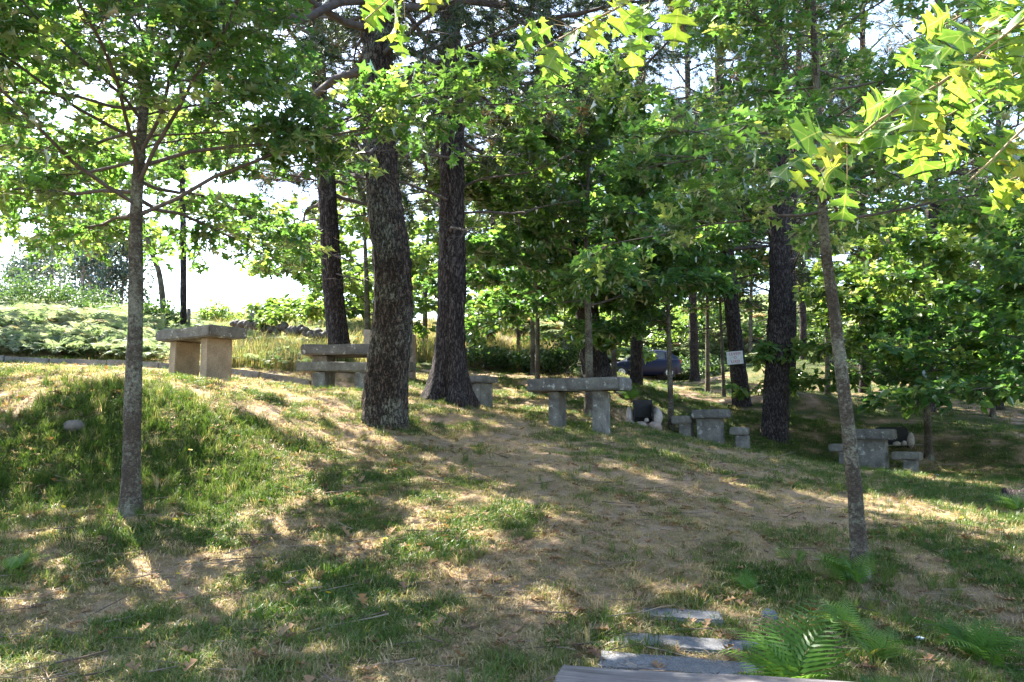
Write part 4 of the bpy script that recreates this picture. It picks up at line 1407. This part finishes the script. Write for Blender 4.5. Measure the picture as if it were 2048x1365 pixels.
# kerb of long granite stones
k3 = [G(*q) for q in kerb_px]
kpath = smooth_path(np.array(k3), 60)
kl = np.concatenate([[0], np.cumsum(np.linalg.norm(np.diff(kpath[:, :2], axis=0), axis=1))])
kerb = thing('stone_kerb', 'low kerb of long granite stones between the lawn and the bracken', 'kerb', k3[2])
s = 0.0
kk = 0
while s < kl[-1] - 0.4:
    L = min(random.uniform(0.95, 1.35), kl[-1] - s)
    a = np.array([np.interp(s, kl, kpath[:, i]) for i in range(2)])
    b_ = np.array([np.interp(s + L - 0.02, kl, kpath[:, i]) for i in range(2)])
    za, zb = hgt(a[0], a[1])[0], hgt(b_[0], b_[1])[0]
    mid = np.array([(a[0] + b_[0]) / 2, (a[1] + b_[1]) / 2, (za + zb) / 2 - 0.035 + random.uniform(-.012, .012)])
    ln_ = np.linalg.norm(b_ - a)
    o = block('kerb_stone', (ln_, 0.16, 0.30), mid - np.array(kerb.location), M_GRAN, kerb, 40 + kk, rot=(random.uniform(-.03, .03), -math.atan2(zb - za, ln_), math.atan2(b_[1] - a[1], b_[0] - a[0])), cuts=3)
    s += L
    kk += 1

# stone steps
for k, (q, ln_, wd) in enumerate(STEPS):
    p = G(*q)
    lb_ = ['shortest grey stone step, topmost of the three', 'long grey stone step in the middle of the three, end under a fern', 'grey stone step just behind the wooden bench, lowest of the three'][k]
    t = block('stone_step', (ln_, wd, 0.14), (p[0], p[1], p[2] - 0.05), M_SLATE, None, 60 + k, rot=(0.10, 0.03, STEP_ROT), amp=0.006)
    tag(t, lb_, 'step', 'stone steps set into the path')
p = G(1538, 1247, 5.35)
tag(rock('stone', (0.05, 0.04, 0.05), p + [0, 0, 0.02], M_SLATE, None, 3), 'small pale stone at the right end of the path steps', 'stone')

# near bench, plank seat at the lower edge
m, nt, out = new_mat('weathered_plank')
b = N(nt, 'ShaderNodeBsdfPrincipled', Roughness=0.62)
f1, _ = noise_tex(nt, 5, 6, 0.65, (0.6, 9, 9), dist=0.4)
f2, _ = noise_tex(nt, 3.0, 3)
c = ramp(nt, f1, [(0.3, (0.045, 0.038, 0.036)), (0.5, (0.12, 0.105, 0.098)), (0.72, (0.22, 0.20, 0.185))])
c = mixc(nt, 1.0, c, ramp(nt, f2, [(0.35, (0.65, 0.62, 0.66)), (0.65, (1.1, 1.08, 1.05))]), 'MULTIPLY')
nt.links.new(c, b.inputs['Base Color'])
bp = N(nt, 'ShaderNodeBump', Strength=0.6, Distance=0.006)
nt.links.new(f1, bp.inputs['Height'])
nt.links.new(bp.outputs[0], b.inputs['Normal'])
nt.links.new(b.outputs[0], out.inputs[0])
M_PLANK = m
pa, pb = P(1125, 1327, 3.72), P(1574, 1359, 3.53)
zt = 0.5 * (pa[2] + pb[2])
dirx = pb[:2] - pa[:2]
ang = math.atan2(dirx[1], dirx[0])
dv = np.array([math.cos(ang), math.sin(ang)])
nv = np.array([math.sin(ang), -math.cos(ang)])
c0 = pa[:2] + dv * 0.8 + nv * 0.16
bz = hgt(c0[0], c0[1])[0]
t = thing('wooden_bench', 'weathered wooden plank bench cut off by the lower edge of the picture', 'bench', (c0[0], c0[1], bz), ang)
block('seat_plank', (1.6, 0.32, 0.06), (0, 0, zt - bz - 0.03), M_PLANK, t, 70, amp=0.006, bevel=0.008)
for lx in (-0.6, 0.6):
    block('support', (0.14, 0.26, zt - bz - 0.06 + 0.1), (lx, 0, (zt - bz - 0.06 - 0.1) / 2 - 0.004), M_GRAN, t, 72 + int(lx > 0))

# barbecues
b_ = G(1287, 858, 16)
t = thing('stone_barbecue', 'barbecue with a black iron back between pale upright stones', 'barbecue', b_, -0.1, 'barbecues dug into the bank')
mb = MB()
mb.box((0, 0.16, 0.33), (0.36, 0.03, 0.44))
for s_ in (-1, 1):
    mb.box((s_ * 0.172, 0.0, 0.30), (0.02, 0.29, 0.34))
fb = part('fire_box', mb, M_SOOT, t, False, False)
mb = MB()
for k in range(8):
    mb.tube(np.array([[-0.19, -0.12 + k * 0.035, 0.23], [0.19, -0.12 + k * 0.035, 0.23]]), 0.006, 5)
for s_ in (-1, 1):
    mb.tube(np.array([[s_ * 0.15, -0.13, 0.222], [s_ * 0.15, 0.13, 0.222]]), 0.006, 5)
part('grate', mb, M_SOOT, t, False, False)
for (sx, x_, z_, y_, sd_) in [((0.10, 0.14, 0.20), 0.255, 0.22, 0, 1), ((0.075, 0.12, 0.17), -0.255, 0.24, 0, 2), ((0.13, 0.13, 0.11), 0.2, 0.05, -0.1, 3), ((0.13, 0.12, 0.10), -0.05, 0.05, -0.12, 4), ((0.12, 0.12, 0.11), -0.24, 0.06, -0.08, 5)]:
    rock('stone', sx, (x_, y_, z_), M_PALE if z_ > 0.1 else M_PINK, t, 80 + sd_)
rock('stone', (0.045, 0.05, 0.04), (0.05, -0.12, 0.17), M_PALE, t, 89)
b_ = G(1788, 896, 19.4)
t = thing('stone_barbecue', 'barbecue with a wide black rounded back, behind the right-hand table', 'barbecue', b_, -0.1, 'barbecues dug into the bank')
mb = MB()
prof_ = [(-0.36, 0), (-0.36, 0.40), (-0.33, 0.46), (-0.26, 0.48), (0.28, 0.48), (0.34, 0.45), (0.36, 0.40), (0.36, 0)]
V = [(x_, 0.12, z_) for x_, z_ in prof_] + [(x_, 0.17, z_) for x_, z_ in prof_]
mb.add(V, [[i, i + 1, i + 9, i + 8] for i in range(7)])
mb.f.append(np.array([[0, 7, 6, 5, 4, 3, 2, 1], [8, 9, 10, 11, 12, 13, 14, 15]]))
mb.mi.append(np.zeros(2, int))
part('fire_back', mb, M_SOOT, t, False, False)
mb = MB()
for k in range(7):
    mb.tube(np.array([[-0.3, -0.22 + k * 0.05, 0.06], [0.62, -0.22 + k * 0.05, 0.09]]), 0.007, 5)
part('grate', mb, M_POST, t, False, False)
rock('stone', (0.075, 0.08, 0.17), (0.36, -0.02, 0.18), M_PALE, t, 91)
rock('stone', (0.055, 0.055, 0.055), (0.19, -0.1, 0.12), M_PALE, t, 92)
rock('stone', (0.09, 0.07, 0.05), (0.03, -0.12, 0.1), M_PALE, t, 93)
rock('stone', (0.14, 0.12, 0.10), (-0.38, -0.02, 0.06), M_DARKST, t, 94)

# low dry-stone wall, fence posts, standing stones beyond the kerb
wl = thing('field_wall', 'tumbled low wall of dark stones beyond the meadow at left centre', 'wall', G(560, 690, 27))
for k in range(34):
    u = 465 + k * 6.4 + random.uniform(-2, 2)
    p = G(u, 680 + (u - 465) * 0.06, 27 - (u - 465) * 0.012)
    rock('stone', (random.uniform(0.09, 0.17), 0.13, random.uniform(0.08, 0.16)), p + [0, 0, random.uniform(0.42, 0.62)] - np.array(wl.location), M_DARKST, wl, 100 + k, rot=(0, 0, random.random() * 3))
    rock('stone', (random.uniform(0.1, 0.17), 0.14, random.uniform(0.1, 0.18)), p + [0, 0, 0.2] - np.array(wl.location), M_DARKST, wl, 140 + k, rot=(0, 0, random.random() * 3))
for (u, v, d, hpx, lb_) in [(500, 682, 26.5, 60, 'tall fence post standing in the bright gap left of the field wall'), (595, 690, 25.5, 40, 'short fence post near the right end of the field wall'), (374, 668, 26.4, 58, 'fence post close to the slim straight pine stem')]:
    b_ = G(u, v, d)
    hh = hpx / F * d
    mb = MB()
    mb.tube(np.array([b_ - [0, 0, 0.2], b_ + [0.02, 0, hh * 0.6], b_ + [0.03, 0, hh]]), [0.075, 0.07, 0.065], 9)
    t = link('fence_post', mb.mesh('fence_post', M_POST, True, b_), None, b_)
    tag(t, lb_, 'fence post', 'old fence posts beyond the lawn')
b_ = G(790, 750, 18.5)
t = block('standing_stone', (0.88, 0.4, 1.2), b_ + [0, 0, 0.32], M_PINK, None, 5, rot=(0, 0.03, 0.1), amp=0.03, bevel=0.06, cuts=6)
tag(t, 'pinkish granite block showing at both sides of the lichen pine trunk', 'stone')
b_ = G(734, 712, 21)
t = block('stone_post', (0.17, 0.15, 1.0), b_ + [0, 0, 0.35], M_PALE, None, 6)
tag(t, 'pale granite post beside a thin stem, above the stone bench', 'post')
b_ = P(150, 858, 8.15)
b_[2] = hgt(b_[0], b_[1])[0]
tag(rock('stone', (0.10, 0.08, 0.06), b_ + [0, 0, 0.035], M_DARKST, None, 7), 'rounded grey stone poking out of the long grass at left', 'stone')
b_ = G(2040, 1012, 9.8)
t = thing('tree_stump', 'dark rotten stump at the right edge, overgrown with grass', 'stump', b_)
mb = MB()
mb.tube(b_ + np.array([[0.1, 0, -0.1], [0.1, 0, 0.08], [0.11, 0, 0.16]]), [0.34, 0.28, 0.25], 20, disp=lambda p, th, ring: 1 + 0.25 * (fbm((ring * 2 + p[:, None, :]).reshape(-1, 3) * 2.5, 2).reshape(len(p), -1) - 0.5))
part('stump', mb, M_PINE, t)
mb = MB()
mb.tube(b_ + np.array([[-0.32, -0.1, 0.02], [-0.1, -0.05, 0.09], [0.1, 0, 0.12]]), [0.04, 0.06, 0.08], 8)
part('root', mb, M_PINE, t)


# ------------------------------------------------------------------ sign
p = P(1470, 716, 23.72)
t = thing('sign', 'white notice board with red capital letters nailed to a dark pine trunk', 'sign', p, 0.0)
t.rotation_euler = (0.03, math.radians(-5), 0.08)
mb = MB()
mb.box((0, 0, 0), (0.46, 0.018, 0.36))
part('board', mb, simple('white_paint', (0.70, 0.68, 0.66), 0.6, var=0.15), t, False, False)
M_RED = simple('red_paint', (0.42, 0.03, 0.04), 0.6, var=0.15)
for txt, z_ in (('LEVEM', 0.075), ('O', -0.03), ('LIXO', -0.14)):
    cu = bpy.data.curves.new('lettering', 'FONT')
    cu.body = txt
    cu.size = 0.105
    cu.align_x = 'CENTER'
    cu.extrude = 0.001
    cu.space_character = 1.12
    tmp = bpy.data.objects.new('tmp', cu)
    COL.objects.link(tmp)
    bpy.context.view_layer.update()
    me = bpy.data.meshes.new_from_object(tmp.evaluated_get(bpy.context.evaluated_depsgraph_get()))
    bpy.data.objects.remove(tmp)
    me.name = 'lettering'
    me.materials.clear()
    me.materials.append(M_RED)
    o = link('lettering', me, t, (0, -0.0115, z_), (math.pi / 2, 0, 0))


# ------------------------------------------------------------------ parked car
def car():
    b_ = G(1283, 768, 43.5)
    t = thing('parked_car', 'dark blue hatchback parked on the dirt track, half hidden by a trunk', 'car', b_ + np.array([0, 0, 0.05]), 0.10)
    paint = simple('dark_blue_paint', (0.008, 0.011, 0.035), 0.4, var=0.05, coat=0.0, spec=0.25)
    glass = simple('car_glass', (0.045, 0.055, 0.055), 0.06, var=0.1, spec=0.9)
    rub = simple('tyre_rubber', (0.02, 0.02, 0.02), 0.85)
    alloy = simple('wheel_alloy', (0.5, 0.5, 0.52), 0.35, metal=0.8)
    lamp = simple('lamp_glass', (0.6, 0.62, 0.65), 0.1)
    red = simple('tail_lamp', (0.35, 0.02, 0.02), 0.2)
    # lower body: stations along x (front at -x)
    st = [(-1.90, 0.52, 0.34, 0.60), (-1.84, 0.68, 0.22, 0.68), (-1.65, 0.78, 0.2, 0.76), (-1.3, 0.82, 0.2, 0.84), (-0.85, 0.84, 0.2, 0.92), (-0.2, 0.85, 0.2, 0.95),
          (0.6, 0.85, 0.2, 0.97), (1.2, 0.84, 0.2, 1.0), (1.6, 0.82, 0.22, 1.01), (1.82, 0.77, 0.28, 1.0), (1.9, 0.66, 0.36, 0.92)]
    mb = MB()
    V = []
    for x_, w_, zb, zt_ in st:
        sec = [(w_ * 0.8, zb), (w_ * 0.97, zb + 0.12), (w_, (zb + zt_) / 2), (w_ * 0.97, zt_ - 0.1), (w_ * 0.88, zt_), (0, zt_ + 0.03)]
        sec = sec + [(-a, z) for a, z in sec[-2::-1]]
        V.append([(x_, a, z) for a, z in sec])
    V = np.array(V)
    n_, m_ = V.shape[:2]
    ix = np.arange(n_ * m_).reshape(n_, m_)
    mb.add(V.reshape(-1, 3), np.stack([ix[:-1, :-1], ix[:-1, 1:], ix[1:, 1:], ix[1:, :-1]], -1).reshape(-1, 4))
    mb.f += [ix[0][None, ::-1], ix[-1][None, :]]
    mb.mi += [np.zeros(1, int)] * 2
    # cabin
    rf = [(-0.92, 0.93, 0.74, 0.74), (-0.35, 1.33, 0.74, 0.58), (0.1, 1.45, 0.75, 0.57), (0.7, 1.47, 0.75, 0.57), (1.25, 1.42, 0.74, 0.56), (1.62, 1.2, 0.74, 0.60), (1.78, 1.0, 0.72, 0.66)]
    V = []
    for x_, zt_, wb, wt in rf:
        zb = 0.94
        sec = [(wb, zb - 0.06), (wb, zb), (wt + (wb - wt) * 0.12, zt_ - 0.05 if zt_ > 1.1 else zt_ - 0.01), (wt * 0.85, zt_), (0, zt_ + 0.02)]
        sec = sec + [(-a, z) for a, z in sec[-2::-1]]
        V.append([(x_, a, z) for a, z in sec])
    V = np.array(V)
    n_, m_ = V.shape[:2]
    ix = np.arange(n_ * m_).reshape(n_, m_)
    mb.add(V.reshape(-1, 3), np.stack([ix[:-1, :-1], ix[:-1, 1:], ix[1:, 1:], ix[1:, :-1]], -1).reshape(-1, 4))
    part('body', mb, paint, t, True, False)

    def wall(x_, f_, s_):
        zt_ = np.interp(x_, [q[0] for q in rf], [q[1] for q in rf]) - 0.05
        wb = 0.745
        wt = np.interp(x_, [q[0] for q in rf], [q[3] + (q[2] - q[3]) * 0.12 for q in rf])
        z_ = 0.96 + (zt_ - 0.96) * f_
        return (x_, s_ * (wb + (wt - wb) * f_ + 0.012), z_)
    for s_ in (-1, 1):
        for (xa, xb, xc, xd) in [(-0.68, 0.28, 0.28, -0.12), (0.36, 1.05, 1.05, 0.36), (1.12, 1.5, 1.28, 1.12)]:
            q = [wall(xa, 0.05, s_), wall(xb, 0.05, s_), wall(xc, 0.88, s_), wall(xd, 0.88, s_)]
            g = MB()
            g.add(np.array(q + [(a, y_ - s_ * 0.01, z) for a, y_, z in q]), [[0, 1, 2, 3], [0, 1, 5, 4], [1, 2, 6, 5], [2, 3, 7, 6], [3, 0, 4, 7]])
            part('side_window', g, glass, t, False, False)
    for (x0, z0, x1, z1, w0, w1, nm) in [(-0.90, 0.97, -0.38, 1.32, 0.66, 0.52, 'windscreen'), (1.75, 1.05, 1.30, 1.42, 0.62, 0.52, 'rear_window')]:
        sg = -1 if x0 < 0 else 1
        q = [(x0 + sg * 0.02, -w0, z0 + 0.012), (x0 + sg * 0.02, w0, z0 + 0.012), (x1 + sg * 0.02, w1, z1 + 0.03), (x1 + sg * 0.02, -w1, z1 + 0.03)]
        g = MB()
        g.add(np.array(q + [(a - sg * 0.01, b2, z - 0.01) for a, b2, z in q]), [[0, 1, 2, 3], [0, 1, 5, 4], [1, 2, 6, 5], [2, 3, 7, 6], [3, 0, 4, 7]])
        part(nm, g, glass, t, False, False)
    for wx in (-1.22, 1.22):
        for s_ in (-1, 1):
            w = bpy.data.objects.new('wheel', None)
            COL.objects.link(w)
            w.parent = t
            w.location = (wx, s_ * 0.76, 0.30)
            g = MB()
            g.tube(np.array([[0, -0.1, 0], [0, -0.085, 0], [0, 0.085, 0], [0, 0.1, 0]]), [0.27, 0.30, 0.30, 0.27], 24)
            link('tyre', g.mesh('tyre', rub), w)
            g = MB()
            g.tube(np.array([[0, s_ * 0.09, 0], [0, s_ * 0.108, 0]]), [0.195, 0.18], 20)
            link('rim', g.mesh('rim', alloy, False), w)
            for k in range(6):
                a = k * math.pi / 3 + 0.3
                g = MB()
                g.box((0.11 * math.cos(a), s_ * 0.112, 0.11 * math.sin(a)), (0.05, 0.006, 0.05))
                link('spoke_gap', g.mesh('spoke_gap', rub, False), w)
    for s_ in (-1, 1):
        g = MB()
        g.box((-1.77, s_ * 0.60, 0.66), (0.16, 0.2, 0.12))
        part('headlight', g, lamp, t, False, False)
        g = MB()
        g.box((1.83, s_ * 0.68, 0.86), (0.1, 0.12, 0.2))
        part('tail_light', g, red, t, False, False)
        g = MB()
        g.box((-0.62, s_ * 0.9, 1.0), (0.12, 0.16, 0.11))
        part('mirror', g, paint, t, False, False)
        g = MB()
        g.box((0.2, s_ * 0.853, 0.84), (0.14, 0.015, 0.025))
        part('door_handle', g, paint, t, False, False)
    return t


car()

# ------------------------------------------------------------------ ferns, flowers, litter in the foreground
fr_me = [frond_mesh('frond', M_FERN, 15, 1.0, 0.36, True, 90 + k, 0.25 + 0.12 * k, 7) for k in range(3)]


def fern(label, base, fronds, seed):
    r = np.random.default_rng(seed)
    t = thing('fern', label, 'fern', base, 0, 'ferns on the slope')
    for (az_, el_, L) in fronds:
        for k in range(2):
            o = link('frond', fr_me[r.integers(0, 3)], t)
            q_ = L * (1.0 if k == 0 else r.uniform(0.55, 0.9))
            o.rotation_euler = (math.radians(min(84, el_ + 14 + 12 * k + r.normal() * 5)), r.normal() * 0.3, math.radians(az_ - 90 + (0 if k == 0 else r.uniform(-40, 40))))
            o.scale = (q_ * r.uniform(0.85, 1.1), q_, q_)
            o.location = (r.normal() * 0.03, r.normal() * 0.03, -0.02)


# azimuth in degrees from +x (right), elevation of the stalk, length
fern('large bright fern at the bottom edge right of the wooden bench', G(1590, 1400, 4.05), [(65, 62, 0.58), (130, 45, 0.56), (165, 35, 0.46), (20, 35, 0.46), (-30, 40, 0.4), (95, 72, 0.5), (200, 35, 0.42), (110, 55, 0.54)], 1)
fern('tall fern growing against the foot of the leaning oak', G(1700, 1150, 6.15), [(170, 52, 0.42), (190, 48, 0.40), (210, 40, 0.34), (120, 60, 0.34), (40, 55, 0.32), (150, 45, 0.36)], 2)
fern('dark spreading fern in the gully at the lower right', G(1950, 1290, 5.05), [(10, 38, 0.50), (-20, 35, 0.46), (120, 55, 0.40), (165, 45, 0.46), (200, 40, 0.40), (60, 55, 0.40), (-60, 40, 0.36), (140, 40, 0.44)], 3)
fern('upright fern below the foot of the leaning oak', G(1690, 1255, 5.2), [(90, 70, 0.34), (160, 40, 0.32), (20, 35, 0.30), (230, 35, 0.28), (130, 55, 0.30)], 4)
fern('fern drooping to the right in the middle of the gully', G(1750, 1330, 4.6), [(100, 60, 0.34), (-10, 30, 0.34), (-35, 30, 0.32), (60, 45, 0.30)], 5)
fern('small pale fern shoots at the bottom edge beneath the gully', G(1740, 1400, 4.1), [(80, 60, 0.24), (120, 55, 0.22), (30, 40, 0.24), (160, 40, 0.2)], 6)
fern('small fern by the path beneath the slender oak', G(1500, 1195, 5.75), [(100, 60, 0.2), (150, 45, 0.22), (40, 45, 0.2), (80, 70, 0.2), (190, 40, 0.18)], 7)
fern('little fern left of the fern that touches the oak foot', G(1600, 1135, 6.4), [(90, 65, 0.22), (160, 50, 0.2), (20, 45, 0.2)], 8)
fern('fern at the left edge of the picture below the grassy bank', G(20, 1140, 5.75), [(20, 40, 0.26), (45, 50, 0.24), (70, 60, 0.22), (110, 50, 0.2)], 9)
fern('fern on the bank edge at the far right beside the stump', G(2030, 1015, 9.4), [(160, 45, 0.36), (120, 60, 0.36), (60, 50, 0.36), (190, 30, 0.36)], 10)
fern('young fern in sun at the top of the bank behind the middle table', G(1262, 790, 19.5), [(90, 70, 0.5), (40, 55, 0.45), (140, 60, 0.45), (100, 50, 0.45)], 11)

M_YEL = simple('dandelion_yellow', (0.75, 0.52, 0.02), 0.6, var=0.1)
M_STALK = simple('flower_stalk', (0.10, 0.17, 0.04), 0.7)
mbf = MB()
for k in range(14):
    a = k * 2 * math.pi / 14
    d_ = np.array([math.cos(a), math.sin(a), 0.25])
    s_ = np.array([-math.sin(a), math.cos(a), 0]) * 0.0035
    mbf.add([s_ * 0.5, -s_ * 0.5, d_ * 0.017 - s_, d_ * 0.017 + s_], [[0, 1, 2, 3]])
    d2 = np.array([math.cos(a + .2), math.sin(a + .2), 0.7]) * 0.6
    mbf.add([s_ * 0.5, -s_ * 0.5, d2 * 0.016 - s_, d2 * 0.016 + s_], [[0, 1, 2, 3]])
fl_me = mbf.mesh('flower', M_YEL)
mbs = MB()
mbs.tube(np.array([[0, 0, 0], [0.004, 0, 0.05], [0, 0.003, 0.10]]), 0.002, 5)
st_me = mbs.mesh('stalk', M_STALK)
for (u, v, d, lb_) in [(380, 925, 7.9, 'yellow dandelion in the shade right of the slim left trunk'), (350, 1060, 6.45, 'yellow dandelion below the foot of the left oak'), (285, 1155, 5.65, 'yellow dandelion on a dry hump at lower left'),
                       (357, 1165, 5.6, 'yellow dandelion right of the dry hump at lower left'), (125, 1042, 6.7, 'yellow dandelion left of the left oak foot'), (553, 955, 8.2, 'yellow dandelion high on the shaded slope at centre left'),
                       (1925, 1060, 8.0, 'upper yellow dandelion on the sunny rim at right'), (1922, 1072, 7.8, 'lower yellow dandelion on the sunny rim at right'), (655, 1225, 5.1, 'yellow dandelion near the bottom centre left'), (770, 1095, 6.2, 'yellow dandelion in the middle of the slope')]:
    t = thing('dandelion', lb_, 'flower', G(u, v, d), random.random() * 6, 'dandelions dotted over the grass')
    link('stalk', st_me, t)
    link('flower', fl_me, t, (0, 0.003, 0.10), (random.uniform(-.5, .5), random.uniform(-.5, .5), 0))

M_PAPER = simple('paper', (0.62, 0.68, 0.70), 0.8, var=0.1)
for (u, v, d, s_, lb_) in [(1873, 965, 14.6, 0.075, 'crumpled pale blue-white paper lying on the green grass at right'), (1838, 1252, 5.3, 0.03, 'tiny white scrap of paper in the gully at lower right')]:
    p = G(u, v, d)
    me = rock_mesh((s_, s_ * 0.7, s_ * 0.32), u, 0.6, 2)
    me.name = 'paper'
    me.materials.append(M_PAPER)
    me.polygons.foreach_set('use_smooth', np.full(len(me.polygons), False))
    tag(link('paper', me, None, (p[0], p[1], p[2] + 0.03)), lb_, 'litter')


# ------------------------------------------------------------------ the near oak whose boughs hang into the picture
def near_oak():
    r = np.random.default_rng(77)
    b_ = np.array([3.3, 1.7, hgt(3.3, 1.7)[0]])
    t = thing('oak_tree', 'near oak whose large yellow-green leaves hang in at the upper right', 'tree', b_)
    tb = MB()
    path = smooth_path(np.array([b_ - [0, 0, .2], b_ + [0.02, 0.02, 1.2], b_ + [-0.05, 0.05, 2.4], b_ + [-0.1, 0.1, 4.2], b_ + [-0.1, 0.1, 5.6]]), 30)
    tb.tube(path, np.linspace(0.13, 0.03, 30), 14)
    part('trunk', tb, M_OAKB, t)
    bb = MB()
    B = []

    def bough(pts, r0, nleaf, spread=0.12, sz=0.15, from_=0.3):
        q = smooth_path(np.array(pts), 26)
        bb.tube(q, np.linspace(r0, 0.0022, 26), 6, False)
        B.append((q, nleaf, spread, sz, from_))
    bough([path[12], np.array([2.6, 1.9, 2.85]), P(2120, -10, 2.35), P(2046, 37, 2.35), P(1945, 125, 2.35), P(1850, 195, 2.33), P(1740, 240, 2.3), P(1690, 285, 2.3), P(1640, 345, 2.28)], 0.022, 62, from_=0.42, sz=0.145)
    bough([path[11], np.array([2.3, 1.9, 2.5]), P(2100, 200, 2.3), P(2040, 260, 2.25), P(1990, 320, 2.22), P(1935, 365, 2.2)], 0.016, 26, from_=0.4, sz=0.14)
    bough([path[14], np.array([2.4, 2.0, 3.2]), P(2080, -80, 2.5), P(1980, 0, 2.5), P(1880, 60, 2.5), P(1800, 90, 2.5)], 0.016, 46, from_=0.4, sz=0.14)
    bough([path[13], np.array([2.5, 1.9, 2.7]), P(2110, 100, 2.6), P(2040, 140, 2.6), P(1960, 200, 2.6), P(1880, 240, 2.6)], 0.014, 34, from_=0.4, sz=0.14)
    bough([path[12], P(2130, 330, 2.4), P(2060, 330, 2.4), P(2010, 365, 2.4)], 0.012, 16, from_=0.45, sz=0.14)
    bough([path[17], np.array([1.9, 2.2, 3.4]), P(1500, -170, 2.4), P(1370, -60, 2.38), P(1280, 0, 2.36), P(1170, 45, 2.34), P(1070, 105, 2.32)], 0.018, 40, from_=0.60, sz=0.14)
    bough([path[19], np.array([1.6, 2.3, 3.6]), P(1200, -330, 2.5), P(950, -150, 2.5), P(775, 0, 2.5), P(730, 40, 2.5)], 0.016, 14, from_=0.84, sz=0.13)
    bough([path[14], np.array([2.5, 2.0, 3.0]), P(2130, -60, 2.2), P(2060, 40, 2.2), P(1975, 95, 2.2), P(1905, 150, 2.2)], 0.014, 44, from_=0.4, sz=0.14)
    part('boughs', bb, M_GREENTWIG, t)
    leaves = []
    for k in range(5):
        V_, F_ = LEAF['hero']
        V_ = V_.copy()
        V_[:, 2] += (k - 2) * 0.22 * V_[:, 0] ** 2 * 2 + 0.10 * math.sin(k * 2.1) * np.sin(V_[:, 1] * 5 + k) - 0.18 * k * 0.4 * (V_[:, 1] - 0.4) ** 2
        V_[:, 0] *= (0.85 + 0.09 * k) * (1 + 0.10 * np.sin(V_[:, 1] * 9 + 2 * k + (V_[:, 0] > 0) * 1.5))
        mb_ = MB()
        mb_.add(V_, F_)
        leaves.append(mb_.mesh('leaf', M_NEAR))
    sb = MB()
    org = np.array(t.location)
    for q, nleaf, spread, sz, from_ in B:
        for k in range(nleaf):
            f_ = from_ + (1 - from_) * ((k + r.uniform(0, 1)) / nleaf) ** 0.8
            i = min(int(f_ * 25), 24)
            o = q[i]
            fw = norm(q[i + 1] - q[i])
            off = norm(r.normal(size=3) + fw * 0.9 + np.array([0, 0, -0.25]))
            pl = r.uniform(0.03, 0.11)
            e = o + off * pl
            sb.tube(np.array([o, 0.5 * (o + e) + [0, 0, 0.004], e]), 0.0011, 3, False)
            ax = norm(off + fw * 0.35 + np.array([0, 0, -0.75]) + r.normal(size=3) * 0.2)
            nr = norm(np.array([-0.15, -0.85, 0.35]) + r.normal(size=3) * 0.5)
            lo = link('leaf', leaves[r.integers(0, 5)], t)
            lo.matrix_basis = leaf_matrix(e - org, ax, nr, sz * r.uniform(0.6, 1.2))
    part('leaf_stalks', sb, M_GREENTWIG, t)['kind'] = 'stuff'


near_oak()
_tot = {}
for o in COL.objects:
    if o.type == 'MESH' and not o.modifiers:
        nm = o.name.split('.')[0]
        o_n = len(o.data.loops) - 2 * len(o.data.polygons)
        _tot[nm] = _tot.get(nm, 0) + o_n
print('TRIS', sum(_tot.values()), sorted(_tot.items(), key=lambda q: -q[1])[:14])
